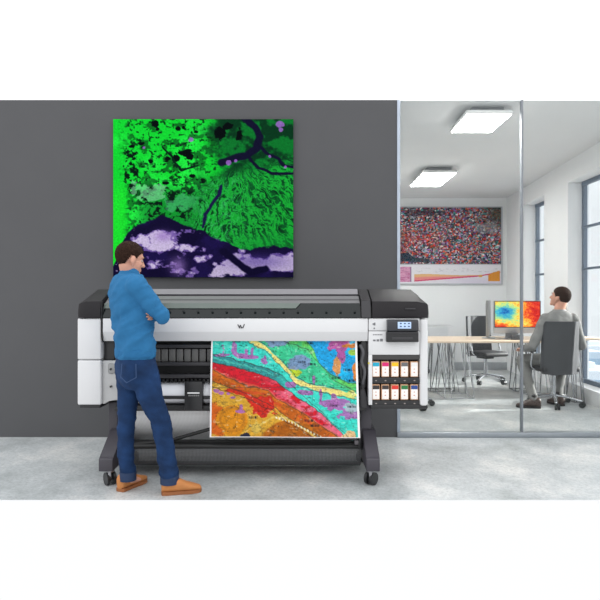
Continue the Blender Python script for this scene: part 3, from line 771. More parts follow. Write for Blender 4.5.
# ten ink cartridges
rows = ((361.6, 377.3, [('cyan', (22, 166, 198)), ('magenta', (214, 28, 112)), ('yellow', (240, 192, 24)), ('grey', (104, 104, 106)), ('white', (232, 230, 228))], 'upper'),
        (384.6, 400.2, [('black', (44, 40, 40)), ('charcoal', (52, 44, 44)), ('red', (216, 52, 40)), ('green', (34, 118, 62)), ('blue', (36, 70, 140))], 'lower'))
m_rim = mat('cartridge_rim', (212, 164, 126), .5); m_cb = mat('cartridge_label', (243, 238, 234), .5, var=.01)
LB = {'black': 'black topped ink cartridge at the left end of the lower row in the printer', 'charcoal': 'black topped ink cartridge second from the left in the lower row, beside the red one',
      'white': 'ink cartridge with an all white label at the right end of the upper row', 'grey': 'grey topped ink cartridge between the yellow and white ones in the upper row'}
for (t_, b_, cols, rn) in rows:
    for k, (cn, rgb) in enumerate(cols):
        c = CX[k]
        t = thing('ink_cartridge', LB.get(cn, '%s topped ink cartridge in the %s row of the printer\'s right side' % (cn, rn)), 'ink cartridge', (px(c), 4.30, pz(b_)), 'ink cartridges in the printer')
        obj('cartridge_body', bx(px(c-3.9), px(c+3.9), 4.262, 4.334, pz(b_), pz(t_), bev=.004), m_rim, t)
        obj('label', bx(px(c-3.3), px(c+3.3), 4.258, 4.264, pz(b_-.8), pz(t_+1.0), bev=.0015), m_cb, t)
        obj('colour_band', bx(px(c-3.3), px(c+3.3), 4.2565, 4.2585, pz(t_+4.8), pz(t_+1.0)), mat('band_'+cn, rgb, .45), t)
        bm = NB(); box(bm, px(c-.7), px(c+.5), 4.2562, 4.2586, pz(t_+8.0), pz(t_+7.2)); box(bm, px(c-.8), px(c+.6), 4.2562, 4.2586, pz(t_+11.4), pz(t_+10.4))
        obj('label_mark', bm, mat('mark_tan', (206, 150, 130), .5), t)
        obj('slot_sign', bx(px(c-.8), px(c+.8), BYF+.003, BYF+.0075, pz(b_+3.9), pz(b_+2.9)), mat('slot_mark', (150, 140, 136), .5), bay)
# ================================================================== people
m_skin = mat('skin', (204, 150, 128), .65, var=.05, scale=14)
m_hair = mat('dark_brown_hair', (48, 32, 25), .8, var=.35, scale=60, bump=.6, bscale=120, spec=.1)
m_eye = mat('eye_white', (190, 180, 174), .25); m_iris = mat('eye_iris', (60, 50, 40), .2)
m_brow = mat('eyebrow', (70, 50, 40), .7)
def head(bm, c, f, r, u, s=1.0):
    """Cranium, face, jaw, nose, lips and ears around head centre c (f forward, r right, u up)."""
    c, f, r, u = V(c), V(f), V(r), V(u)
    def P(a, b, d): return c + (f*a + r*b + u*d)*s
    ax = (f, r, u)
    def E(a, b, d, ra, rb, rd): ellipsoid(bm, P(a, b, d), ax, (ra*s, rb*s, rd*s))
    E(-.010, 0, .025, .098, .077, .090)
    E(.028, 0, -.035, .064, .062, .082)
    E(.030, 0, -.078, .056, .053, .038)
    E(.076, 0, -.100, .020, .024, .017)
    E(.074, 0, .022, .020, .052, .014)
    E(.066, .032, -.030, .022, .020, .018); E(.066, -.032, -.030, .022, .020, .018)
    E(.084, 0, -.066, .013, .024, .006); E(.083, 0, -.077, .013, .021, .006)
    tube(bm, [P(.086, 0, .012), P(.099, 0, -.015), P(.108, 0, -.034)], [.008*s, .010*s, .013*s], 10)
    E(.094, .012, -.038, .012, .009, .009); E(.094, -.012, -.038, .012, .009, .009)
    for sd in (-1, 1):
        q = (r*sd*.9 - f*.35).normalized(); w_ = u.cross(q).normalized()
        ellipsoid(bm, P(-.006, sd*.083, -.016), (q, w_, u), (.013*s, .018*s, .030*s), 14, 10)
        ellipsoid(bm, P(.000, sd*.078, -.045), (q, w_, u), (.010*s, .010*s, .012*s), 10, 8)
def head_parts(root, c, f, r, u, s=1.0, hl=None):
    c, f, r, u = V(c), V(f), V(r), V(u)
    def P(a, b, d): return c + (f*a + r*b + u*d)*s
    # hair: cap following the cranium, cut at the hairline, with thickness and short tufts
    bm = NB(); NU, NV = 72, 44
    hx = hl or ([-.11, -.075, -.045, -.034, -.018, .014, .020, .038, .06, .085, .1], [-.088, -.086, -.060, -.02, .012, .008, -.012, .020, .042, .056, .072])
    g = []
    for j in range(NV+1):
        th = PI*(j+.01)/(NV+.02); row = []
        for k in range(NU):
            ph = 2*PI*k/NU
            d = V((math.cos(ph)*math.sin(th), math.sin(ph)*math.sin(th), math.cos(th)))
            row.append(d)
        g.append(row)
    def pt(d, t):
        k = t + .004*noise.noise(d*14) + .003*noise.noise(d*40)
        if d.z > .2: k += .006*(d.z)
        return (-.009 + d.x*(.0955+k), d.y*(.0755+k), .022 + d.z*(.088+k))
    outer, inner = {}, {}
    def keep(d):
        a, b, z = pt(d, .006); 
        return z > np.interp(a, hx[0], hx[1]) + .004*noise.noise(d*30)
    for j in range(NV):
        for k in range(NU):
            q = [(j, k), (j, (k+1) % NU), (j+1, (k+1) % NU), (j+1, k)]
            if all(keep(g[a][b]) for a, b in q):
                for t, dct in ((.007, outer), (-.006, inner)):
                    for a, b in q:
                        if (a, b) not in dct: dct[(a, b)] = bm.verts.new(P(*pt(g[a][b], t)))
                try:
                    bm.faces.new([outer[x] for x in q]); bm.faces.new([inner[x] for x in q[::-1]])
                except ValueError: pass
    bm.verts.index_update()
    io = {v: kk for kk, v in outer.items()}
    for e_ in [e_ for e_ in bm.edges if len(e_.link_faces) == 1 and e_.verts[0] in io and e_.verts[1] in io]:
        a, b = e_.verts
        try: bm.faces.new((a, b, inner[io[b]], inner[io[a]]))
        except ValueError: pass
    obj('hair', bm, m_hair, root, angle=180)
    for sd in (-1, 1):
        bm = NB(); ellipsoid(bm, P(.076, sd*.031, -.004), (f, r, u), (.011*s, .012*s, .007*s), 14, 10)
        ey = obj('eye', bm, m_eye, root, angle=180)
        bm = NB(); ellipsoid(bm, P(.0835, sd*.031, -.005), (f, r, u), (.004*s, .006*s, .006*s), 10, 8); obj('iris', bm, m_iris, ey, angle=180)
        bm = NB(); tube(bm, [P(.094, sd*.014, .020), P(.094, sd*.030, .025), P(.082, sd*.046, .020)], [.003*s, .004*s, .002*s], 8); obj('eyebrow', bm, m_brow, root, angle=180)
def hand(bm, wr, d, nrm, thumb, curl=.5, s=1.0):
    """Palm, four unequal bent fingers and a thumb. d: finger direction, nrm: palm side, thumb: thumb side."""
    wr, d = V(wr), V(d).normalized(); th = V(thumb); th = (th - d*th.dot(d)).normalized(); nrm_ = d.cross(th); 
    if nrm_.dot(V(nrm)) < 0: nrm_ = -nrm_
    n = nrm_
    tube(bm, [wr, wr+d*.03*s, wr+d*.065*s, wr+d*.09*s], [(.027*s, .019*s), (.036*s, .017*s), (.041*s, .015*s), (.038*s, .012*s)], 14, ref=th)
    for k, (off, L) in enumerate(((.028, .072), (.0095, .082), (-.0095, .076), (-.027, .058))):
        p = wr + d*(.078 if k < 3 else .072)*s + th*off*s; dirn = d + th*off*1.2; dirn.normalize(); pts = [p]
        ang = 0
        for seg, fr in enumerate((.2, .38, .25, .17)):
            if seg: ang += curl*(1.0 if seg < 3 else .7)
            q = dirn*math.cos(ang) + n*math.sin(ang); p = p + q*L*s*fr*1.08; pts.append(p)
        tube(bm, pts, [.0095*s, .0095*s, .009*s, .0082*s, .0072*s], 10, ref=th)
    p0 = wr + d*.022*s + th*.024*s; a = (d*.75 + th*.6 + n*.35).normalized()
    p1 = p0 + a*.036*s; a2 = (d*.95 + th*.15 + n*.45).normalized(); p2 = p1 + a2*.030*s; p3 = p2 + (a2+n*.3).normalized()*.024*s
    tube(bm, [p0, p1, p2, p3], [.015*s, .0115*s, .010*s, .008*s], 10, ref=n)
def fold(seed, amp, sc=(9, 9, 14), band=None):
    def f(co):
        q = V((co.x*sc[0]+seed, co.y*sc[1], co.z*sc[2]))
        return amp*(noise.noise(q) + .5*noise.noise(q*2.1))
    return f
def loft(bm, rings, n=28, e=2.3):
    rr = [ring(c, u, v, n, e) for c, u, v in rings]
    skin_rings(bm, rr)
def shoe(name, heel, d, m, m_sole, root, L=.29, s=1.0):
    """Low leather shoe with a rubber sole; heel = back of the sole on the ground."""
    d = V((d[0], d[1], 0)).normalized(); sd = V((d.y, -d.x, 0)); z = V((0, 0, 1)); h = V(heel)
    def sec(t, w, z0, z1, e=2.6, n=20):
        return ring(h + d*t*L + z*(z0+z1)/2, sd*w, z*(z1-z0)/2, n, e)
    bm = NB()
    prof = [(.0, .024, .02, .085), (.03, .034, .02, .115), (.12, .040, .018, .125), (.24, .044, .018, .124), (.36, .044, .018, .116), (.48, .045, .018, .098), (.62, .048, .018, .078), (.76, .050, .018, .064), (.88, .044, .018, .052), (.96, .032, .018, .045), (1.0, .016, .02, .034)]
    skin_rings(bm, [sec(t, w*s, a*s, b*s) for t, w, a, b in prof])
    o = obj(name, bm, m, root, angle=60)
    bm = NB()
    out = [(.0, .024), (.03, .035), (.15, .040), (.35, .039), (.5, .044), (.65, .050), (.78, .051), (.9, .044), (.97, .030), (1.005, .012)]
    pts = [h + d*t*L + sd*w*s for t, w in out] + [h + d*t*L - sd*w*s for t, w in out[::-1]]
    a = [bm.verts.new(p + z*.001) for p in pts]; b = [bm.verts.new(p + z*.024*s) for p in pts]; n = len(pts)
    bm.faces.new(a[::-1]); bm.faces.new(b)
    for i in range(n): bm.faces.new((a[i], a[(i+1) % n], b[(i+1) % n], b[i]))
    obj('sole', bm, m_sole, o)
    bm = NB()
    for t in (.30, .37, .44):
        zt = np.interp(t, [q[0] for q in prof], [q[3] for q in prof])*s + .001
        tube(bm, [h+d*t*L-sd*.018*s+z*(zt-.006), h+d*t*L+z*zt, h+d*t*L+sd*.018*s+z*(zt-.006)], .0025*s, 6)
    obj('lace', bm, mat('lace_brown', (120, 76, 46), .7), o)
    return o

# ------------------------------------------------------------------ man standing at the printer
MYC = 3.975; SPX = F/MYC
ya = math.radians(34)
Fd = V((math.cos(ya), math.sin(ya), 0)); Rd = V((math.sin(ya), -math.cos(ya), 0)); Up = V((0, 0, 1))
def C(px_, py_, dy=0): return V((X(px_, MYC), MYC+dy, Z(py_, MYC)))
base = V((X(140, MYC), MYC, 0))
yh = math.radians(37); pit = math.radians(11)
f0 = V((math.cos(yh), math.sin(yh), 0)); Rh = V((math.sin(yh), -math.cos(yh), 0))
Fh = (f0*math.cos(pit) - Up*math.sin(pit)); Uh = (Up*math.cos(pit) + f0*math.sin(pit))
hc = C(130.0, 258.4); hsc = .97
ch = C(129.5, 296)
Rs = C(129.5, 288) + Rd*.175; Ls = C(129.5, 288) - Rd*.175
Re = Rs + Fd*.150 + Rd*.045 + Up*(Z(315, MYC)-Rs.z); Le = Ls + Fd*.11 + Rd*.02 + Up*(Z(316, MYC)-Ls.z)
Rw = Re - Rd*.235 + Fd*.03 + Up*.035; Lw = C(131, 315) + Rd*.055 + Fd*.135
def torso_rings(g=0.0):
    return [(C(135.3, 358), Rd*(.168+g), Fd*(.120+g)), (C(135, 347), Rd*(.172+g), Fd*(.122+g)), (C(134.6, 334), Rd*(.168+g), Fd*(.120+g)),
            (C(132.4, 318), Rd*(.166+g), Fd*(.120+g)), (C(130, 303), Rd*(.180+g), Fd*(.124+g)), (C(129, 292), Rd*(.192+g), Fd*(.122+g)),
            (C(128.6, 284), Rd*(.190+g), Fd*(.110+g)), (C(128.6, 278.5), Rd*(.160+g), Fd*(.094+g)), (C(128.8, 275), Rd*(.115+g), Fd*(.078+g))]
lk = {'L': [C(126, 366, .03), C(127.4, 393, .03), C(125.2, 425, .02), C(124.2, 450, .03), C(125.4, 480, .06)],
      'R': [C(146, 368, -.06), C(151.4, 393, -.05), C(161, 418, -.03), C(166.4, 450, -.02), C(169.8, 480, -.01)]}
# body (skin): one continuous figure, mostly under the clothes
bm = NB()
head(bm, hc, Fh, Rh, Uh, hsc)
tube(bm, [hc - f0*.018 - Up*.05, C(129, 271) , C(128.8, 279)], [.058, .060, .070], 20)
loft(bm, torso_rings(-.022))
loft(bm, [(C(135.6, 352), Rd*.145, Fd*.098), (C(136, 362), Rd*.150, Fd*.11), (C(136.4, 374), Rd*.14, Fd*.10)])
for s_, sh, el, wr in (('R', Rs, Re, Rw), ('L', Ls, Le, Lw)):
    tube(bm, [sh, (sh+el)/2, el], [.050, .044, .036], 14); tube(bm, [el, (el*.6+wr*.4), wr], [.036, .036, .025], 14)
hand(bm, Rw, -Rd*.95 + Fd*.1 + Up*.12, -Fd, Up, .25)
hand(bm, Lw, Rd*1.0 - Fd*.42 + Up*.02, -Fd, Up, .28)
for s_ in 'LR':
    p = lk[s_]; tube(bm, [p[0], p[1], p[2], p[3], p[4]], [.068, .062, .045, .042, .032], 16)
    an = p[4]; dd = V((.40, .917, 0)) if s_ == 'L' else V((.95, .3, 0))
    tube(bm, [V((an.x, an.y, .10)), V((an.x, an.y, .07)) + dd*.03, V((an.x, an.y, .045))+dd*.12], [.032, .030, .018], 12)
man = organic('person', bm, m_skin, .0048, 3, org=base)
tag(man, 'man in a blue sweater, jeans and tan shoes standing with crossed arms before the printer', 'person')
head_parts(man, hc, Fh, Rh, Uh, hsc)
# sweater
m_sw = mat('blue_knit', (46, 108, 154), .85, var=.05, scale=30, bump=.25, bscale=220, spec=.15)
bm = NB()
loft(bm, torso_rings(.004), 36)
tube(bm, [C(128.8, 279), C(128.8, 276), C(129.4, 273.6)], [.085, .072, .066], 24)
for sh, el, wr in ((Rs, Re, Rw), (Ls, Le, Lw)):
    d1 = (el-sh)
    tube(bm, [sh - d1*.06, sh+d1*.2, sh+d1*.6, el], [.074, .070, .062, .052], 18)
    tube(bm, [el, el*.5+wr*.5, wr*.9+el*.1], [.052, .052, .042], 18)
def sw_fold(co):
    q = V((co.x*7+3, co.y*7, co.z*16 - co.x*9))
    side = math.exp(-((co.z-1.14)/.14)**2)
    return (.012*noise.noise(q) + .032*(.35-abs(noise.noise(q*.8)))*.6)*(.4+1.2*side) + .004*noise.noise(q*2.3)
organic('sweater', bm, m_sw, .0075, 4, parent=man, disp=sw_fold)
bm = NB()
for k in range(1): loft(bm, [(C(135.3, 356.6), Rd*.176, Fd*.128), (C(135.2, 354), Rd*.178, Fd*.130), (C(135, 350), Rd*.178, Fd*.130), (C(134.9, 348), Rd*.174, Fd*.126)], 40)
obj('sweater_hem', bm, mat('blue_knit_hem', (42, 102, 148), .85, var=.06, scale=40, bump=.3, bscale=200, spec=.15), man, angle=180)
# jeans
m_jean = mat('blue_denim', (23, 49, 86), .8, var=.42, scale=7, bump=.2, bscale=260, spec=.2)
bm = NB()
loft(bm, [(C(135.4, 354), Rd*.165, Fd*.118), (C(135.6, 360), Rd*.172, Fd*.126), (C(136.4, 370), Rd*.174, Fd*.130), (C(137.6, 381), Rd*.160, Fd*.122), (C(138.4, 388), Rd*.12, Fd*.09)], 32)
p = lk['L']; tube(bm, [p[0], C(126.6, 378, .04), p[1], C(126, 410, .03), p[2], C(124.4, 437, .03), p[3], C(124.8, 466, .05), C(125.4, 474, .06), C(125.4, 475, .06)], [.086, .084, .078, .068, .062, .058, .058, .057, .058, .054], 22)
p = lk['R']; tube(bm, [p[0], C(148.6, 380, -.05), p[1], C(156.5, 407, -.04), p[2], C(164.2, 435, -.025), p[3], C(168.6, 467, -.012), C(169.8, 474, -.01), C(170, 475, -.01)], [.096, .093, .088, .076, .069, .065, .063, .064, .066, .062], 22)
def jn_fold(co):
    q = V((co.x*6, co.y*6, co.z*22 + co.x*6)); lo = math.exp(-((co.z-.14)/.14)**2)+.6*math.exp(-((co.z-.47)/.1)**2)
    return .009*noise.noise(q)*(.3+1.2*lo) + .003*noise.noise(q*2)
jo = organic('jeans', bm, m_jean, .008, 3, parent=man, disp=jn_fold)
m_st = mat('denim_seam', (40, 66, 104), .8)
bm = NB(); tube(bm, [C(134, 361.5)+Rd*.115-Fd*.118, C(133.5, 374)+Rd*.115-Fd*.122, C(135.6, 379)+Rd*.145-Fd*.108, C(139, 374)+Rd*.170-Fd*.075, C(138.6, 361.5)+Rd*.163-Fd*.072], .0035, 6); 
obj('back_pocket', bm, m_st, jo)
for s_ in 'LR':
    p = lk[s_]; cx = C(125.4, 479, .06) if s_ == 'L' else C(170.0, 479, -.01); rr = .0585 if s_ == 'L' else .0645
    bm = NB(); rings = []
    for (dz, k) in ((-.012, .6), (-.024, .93), (-.026, .99), (.030, 1.0), (.036, .93), (.026, .6)): rings.append(ring(cx+Up*dz, V((rr*k, 0, 0)), V((0, rr*k, 0)), 24))
    skin_rings(bm, rings, close=False)
    for a_, b_ in zip(bm.verts[:] if False else [], []): pass
    obj('turned_cuff', bm, mat('denim_cuff', (26, 46, 78), .8, var=.2, scale=12), jo, angle=60)
m_tan = mat('tan_suede', (184, 120, 66), .75, var=.10, scale=12, bump=.1, bscale=120); m_sole = mat('sole_brown', (150, 92, 52), .7)
shoe('shoe', (X(119.5, 4.0), 4.0, 0), (.40, .917), m_tan, m_sole, man, .275)
shoe('shoe', (X(161.5, 3.945), 3.945, 0), (.955, .29), m_tan, m_sole, man, .272)
# ================================================================== office furniture
m_black = mat('chair_black', (40, 41, 44), .6, var=.08, scale=20, bump=.05, bscale=200)
m_cback = mat('chair_back_grey', (62, 64, 68), .55, var=.06, scale=10, bump=.05, bscale=200)
m_chrome = mat('chrome', (190, 192, 196), .18, metal=.9, var=.03)
m_cast = mat('caster_black', (36, 40, 40), .45)
def make_chair(label):
    """Swivel chair facing +y, origin on the floor under its post."""
    t = thing('office_chair', label, 'office chair', (0, 0, 0), 'swivel chairs in the office')
    # curved back shell in three facets
    bm = NB(); rows = []
    def back_at(u, z, off):
        k = (z-.42)/.66; hw = .245 - .010*k
        x = u*hw; y = -.255 + .10*abs(u)**2.2 - .05*k*k - .012*math.sin(k*PI) + (.018*math.exp(-((u-.38)/.12)**2)*-1)
        return (x, y+off, z)
    us = [-1+i/12 for i in range(25)]; zs = [.42+.66*j/14 for j in range(15)]
    def rnd(u, z):                               # round the corners
        k = (z-.42)/.66; c = min(k, 1-k)
        return u*(1 - .09*max(0, 1-c/.08)**2)
    for off in (0, .045): rows.append([[bm.verts.new(back_at(rnd(u, z), z, off)) for u in us] for z in zs])
    for (A, flip) in ((rows[0], False), (rows[1], True)):
        for j in range(14):
            for i in range(24):
                q = (A[j][i], A[j][i+1], A[j+1][i+1], A[j+1][i]); bm.faces.new(q[::-1] if flip else q)
    a, b = rows
    for j in range(14):
        for i in (0, 24): bm.faces.new((a[j][i], a[j+1][i], b[j+1][i], b[j][i]))
    for i in range(24):
        for j in (0, 14): bm.faces.new((a[j][i], a[j][i+1], b[j][i+1], b[j][i]))
    obj('backrest', bm, m_cback, t, angle=50)
    bm = NB(); box(bm, -.245, .245, -.20, .27, .44, .515, bev=.03, seg=3); obj('seat', bm, m_black, t)
    bm = NB(); box(bm, -.09, .09, -.12, .10, .395, .44, bev=.012); obj('seat_mechanism', bm, m_cast, t)
    for s in (-1, 1):
        bm = NB(); tube(bm, smooth_pts([(s*.225, .02, .455), (s*.285, .02, .50), (s*.292, -.01, .62), (s*.288, .0, .675), (s*.288, .10, .69), (s*.288, .20, .68)], 5), .014, 10)
        ar = obj('armrest', bm, m_chrome, t, angle=60)
        obj('arm_pad', bx(s*.288-.03, s*.288+.03, -.06, .22, .69, .715, bev=.01), m_black, ar)
    bm = NB(); cyl(bm, (0, 0, .10), (0, 0, .40), .026, 16); cyl(bm, (0, 0, .10), (0, 0, .25), .034, 16); obj('gas_post', bm, m_chrome, t)
    for k in range(5):
        a = 2*PI*k/5 + .52; d = V((math.cos(a), math.sin(a), 0)); s = V((-d.y, d.x, 0))
        bm = NB(); tube(bm, [d*.02+V((0,0,.135)), d*.18+V((0,0,.115)), d*.33+V((0,0,.085))], [(.024, .018), (.02, .016), (.015, .012)], 12, ref=s)
        obj('base_arm', bm, m_chrome, t)
        c = d*.335 + s*.012
        bm = NB(); cyl(bm, c - s*.030 + V((0,0,.036)), c - s*.008 + V((0,0,.036)), .036, 18); cyl(bm, c + s*.008 + V((0,0,.036)), c + s*.030 + V((0,0,.036)), .036, 18)
        cyl(bm, c - s*.01 + V((0,0,.036)), c + s*.01 + V((0,0,.036)), .022, 12)
        obj('caster', bm, m_cast, t)
    return t
c1 = make_chair('dark grey swivel chair that the man in the grey suit sits on')
CH = (X(553.5, 7.30), 7.30)
c1.location = (CH[0], CH[1], 0); c1.rotation_euler = (0, 0, .10)
dup(c1, (X(485.5, 9.3), 9.3, 0), -2.72, 'empty dark grey swivel chair on the far side of the long table')
dup(c1, (X(406, 7.22), 7.22, 0), -PI/2-.1, 'swivel chair almost hidden behind the printer, its caster showing beside the printer')

# long table with wire trestles
TZ = .79
m_birch = mat('birch_top', (222, 202, 180), .45, var=.06, scale=3)
TX0, TX1 = X(399, 7.72), 3.55
t = thing('work_table', 'long pale wooden table on bent wire trestle legs in the office', 'table', ((TX0+TX1)/2, 8.2, 0))
obj('tabletop', bx(TX0, TX1, 7.72, 8.75, TZ-.028, TZ, bev=.004), m_birch, t)
def trestle(x, y, w, dy, m):
    """Wire trestle: rods splay from the top rail to a bent floor bar."""
    zt = TZ-.03; r = .0065
    bm = NB()
    A = [V((x-w*.35, y-dy*.30, zt)), V((x+w*.35, y-dy*.30, zt)), V((x+w*.35, y+dy*.30, zt)), V((x-w*.35, y+dy*.30, zt))]
    Bt = [V((x-w*.5, y-dy*.5, .008)), V((x+w*.5, y-dy*.5, .008)), V((x+w*.5, y+dy*.5, .008)), V((x-w*.5, y+dy*.5, .008))]
    for i in range(4):
        tube(bm, [Bt[i], Bt[(i+1) % 4]], r, 8); tube(bm, [A[i], A[(i+1) % 4]], r, 8)
        tube(bm, [A[i], Bt[i]], r, 8)
        mid = (A[i]+A[(i+1) % 4])/2
        if i % 2 == 0:
            tube(bm, [mid - V((w*.10, 0, 0)), Bt[i]*.78+Bt[(i+1) % 4]*.22], r, 8); tube(bm, [mid + V((w*.10, 0, 0)), Bt[i]*.22+Bt[(i+1) % 4]*.78], r, 8)
        else:
            tube(bm, [mid, Bt[i]], r, 8); tube(bm, [mid, Bt[(i+1) % 4]], r, 8)
    obj('trestle_leg', bm, m, t)
m_wire = mat('wire_steel', (140, 142, 146), .25, metal=.7)
m_wire2 = mat('wire_chrome', (200, 202, 205), .2, metal=.7)
trestle(X(457, 7.9), 7.98, .40, .42, m_wire2)
trestle(X(442, 8.4), 8.50, .36, .26, m_wire)
trestle(3.34, 8.05, .26, .40, m_wire2)
trestle(3.30, 8.52, .26, .26, m_wire)
LT = t
# narrow table standing half in the window recess
TZ = .845
t = thing('side_table', 'narrow pale table on wire legs in the window recess, right of the seated man', 'table', (3.70, 7.72, 0))
obj('tabletop', bx(3.62, 3.92, 7.44, 8.0, TZ-.028, TZ, bev=.004), m_birch, t)
trestle(3.655, 7.72, .13, .5, m_wire)
TZ = .79

# things on the table
def heat(u, v):
    n1 = fbm(u, v, 5, 101); n2 = fbm(u, v, 18, 105); n3 = np.random.RandomState(7).rand(*u.shape)
    f = .60 + .30*sst(.45,.95,u) - .50*np.exp(-(((u-.24)/.22)**2+((v-.40)/.27)**2)) + .25*np.exp(-(((u-.13)/.14)**2+((v-.98)/.2)**2)) - .16*np.exp(-(((u-.72)/.2)**2+((v-.85)/.25)**2)) + (n1-.5)*.30 + (n2-.5)*.28 + (n3-.5)*.16
    xs = [0, .12, .28, .42, .55, .68, .82, 1.0]
    cs = np.array([(20,70,150),(30,120,190),(70,180,196),(150,206,150),(238,220,90),(240,150,50),(214,50,34),(180,14,22)], float)
    C = np.stack([np.interp(f, xs, cs[:, k]) for k in range(3)], -1)
    E = (u < .018) | (u > .982) | (v < .03) | (v > .97)
    return mixc(C, (26, 26, 30), E*1.0)
m_mon = mat('monitor_silver', (186, 188, 192), .35, metal=.5, var=.03)
m_scr = attr_mat('screen_picture', .4, emit=.45, spec=.1)
MYY = 8.05
def mx(p): return X(p, MYY)
def mz(p): return Z(p, MYY)
mt = thing('monitor', 'silver monitor showing a blue to red heat map, facing the seated man', 'monitor', (mx(517), MYY, TZ), 'monitors on the table')
obj('monitor_body', bx(mx(494), mx(541), MYY, MYY+.035, mz(333.2), mz(300.6), bev=.008), m_mon, mt)
printed('screen', heat, 96, 64, lambda u, v: (mx(494.4)+(mx(540.6)-mx(494.4))*u, MYY-.002, mz(301)-(mz(301)-mz(327.6))*v), m_scr, mt)
bm = NB(); prism_x(bm, [(MYY+.03, mz(329)), (MYY+.07, mz(328)), (MYY+.12, TZ+.02), (MYY+.10, TZ+.012), (MYY+.09, TZ+.02)], mx(508), mx(520)); obj('monitor_neck', bm, m_mon, mt)
obj('monitor_foot', bx(mx(506), mx(521), MYY-.07, MYY+.13, TZ, TZ+.012, bev=.004), m_mon, mt)
obj('desk_dock', bx(mx(508.5), mx(520), MYY-.13, MYY-.08, TZ, TZ+.07, bev=.004), mat('dock_grey', (84, 88, 94), .5), None, org=(mx(514), MYY-.08, TZ))
tag(bpy.data.objects['desk_dock'], 'small dark grey box on the table under the heat map monitor', 'box')
# second monitor seen from its back, standing at an angle
M2 = thing('monitor', 'silver monitor seen from behind at an angle, left of the heat map screen', 'monitor', (X(489, 8.30), 8.30, TZ), 'monitors on the table')
c2 = V((X(488.6, 8.30), 8.30, 0)); ang = math.radians(68)
bm = NB(); box(bm, -.27, .27, -.012, .02, mz(337.5), mz(300.5), bev=.008)
bmesh.ops.rotate(bm, verts=bm.verts, cent=(0, 0, 0), matrix=Matrix.Rotation(ang, 3, 'Z')); bmesh.ops.translate(bm, verts=bm.verts, vec=c2)
obj('monitor_body', bm, mat('monitor_back_grey', (146, 146, 144), .4, metal=.4, var=.04), M2)
bm = NB(); box(bm, -.25, .25, .020, .023, mz(333), mz(303))
bmesh.ops.rotate(bm, verts=bm.verts, cent=(0, 0, 0), matrix=Matrix.Rotation(ang, 3, 'Z')); bmesh.ops.translate(bm, verts=bm.verts, vec=c2)
obj('screen', bm, mat('screen_dark', (40, 44, 50), .2), M2)
bm = NB(); box(bm, -.10, .10, -.09, .09, TZ, TZ+.012, bev=.004); box(bm, -.03, .03, -.02, .012, TZ+.01, mz(337), bev=.003)
bmesh.ops.rotate(bm, verts=bm.verts, cent=(0, 0, 0), matrix=Matrix.Rotation(ang, 3, 'Z')); bmesh.ops.translate(bm, verts=bm.verts, vec=c2)
obj('monitor_foot', bm, m_mon, M2)
# pale grey unit against the back wall
UY = 10.55
un = thing('storage_unit', 'low pale grey storage unit against the back wall, behind the table beside the printer', 'storage unit', (X(441, UY), 10.75, 0))
obj('unit_body', bx(X(405, UY), X(448, UY), UY+.02, BY-.03, .0, Z(326.5, UY), bev=.005), mat('unit_grey', (204, 206, 208), .5, var=.02), un)
obj('unit_door', bx(X(406, UY), X(427, UY), UY, UY+.018, .06, Z(328, UY), bev=.003), mat('unit_door_grey', (198, 200, 203), .5, var=.02), un)
obj('unit_door', bx(X(427.6, UY), X(447.4, UY), UY, UY+.018, .06, Z(328, UY), bev=.003), mat('unit_door_grey', (198, 200, 203), .5, var=.02), un)
obj('unit_side', bx(X(448, UY), X(455, UY), UY+.10, BY-.03, 0, Z(326.5, UY), bev=.004), mat('unit_side_white', (222, 222, 224), .5, var=.02), un)

# ------------------------------------------------------------------ man sitting in the office
SY = 7.17
def S(px_, py_, dy=0): return V((X(px_, SY+dy), SY+dy, Z(py_, SY+dy)))
sb = V((CH[0], SY, 0)); yb = math.radians(98)
Fs = V((math.cos(yb), math.sin(yb), 0)); Rss = V((math.sin(yb), -math.cos(yb), 0))
yk = math.radians(130); pk = math.radians(-16)
g0 = V((math.cos(yk), math.sin(yk), 0)); rh = V((math.sin(yk), -math.cos(yk), 0))
fh = g0*math.cos(pk) - Up*math.sin(pk); uh = Up*math.cos(pk) + g0*math.sin(pk)
hs = S(560.4, 297.2, .02); sc = 1.12
def sring(g=0.0):
    return [(S(555.5, 364, .04), Rss*(.185+g), Fs*(.135+g)), (S(555.5, 361, .03), Rss*(.19+g), Fs*(.14+g)), (S(556, 352), Rss*(.175+g), Fs*(.125+g)), (S(557, 338, -.0), Rss*(.19+g), Fs*(.125+g)),
            (S(558.3, 326, 0), Rss*(.215+g), Fs*(.125+g)), (S(558.8, 319, 0), Rss*(.205+g), Fs*(.11+g)), (S(559, 314, 0), Rss*(.15+g), Fs*(.09+g)), (S(559.2, 311, 0), Rss*(.09+g), Fs*(.075+g))]
lS, rS = S(545, 320.5), S(573, 320.5)
lE, rE = S(532, 347, .0), S(582, 346, .02)
lW, rW = S(523.5, 348.5, .23), S(576, 346, .26)
bm = NB()
head(bm, hs, fh, rh, uh, sc)
tube(bm, [hs - g0*.02 - Up*.055, S(559.4, 309.5, .0), S(559.2, 316, 0)], [.064, .064, .075], 18)
loft(bm, sring(-.024))
for sh, el, wr in ((lS, lE, lW), (rS, rE, rW)):
    tube(bm, [sh, (sh+el)/2, el], [.052, .046, .038], 14); tube(bm, [el, el*.5+wr*.5, wr], [.038, .036, .027], 14)
hand(bm, lW, V((-.1, 1, -.1)), V((0, 0, -1)), V((1, 0, 0)), .3, 1.05); hand(bm, rW, V((-.3, 1, -.1)), V((0, 0, -1)), V((-1, 0, 0)), .3, 1.05)
LH, RH = V((X(551, 7.2), 7.22, .58)), V((X(563, 7.2), 7.22, .58))
LK, RK = V((X(521.5, 7.50), 7.50, .56)), V((X(562.5, 7.56), 7.56, .58))
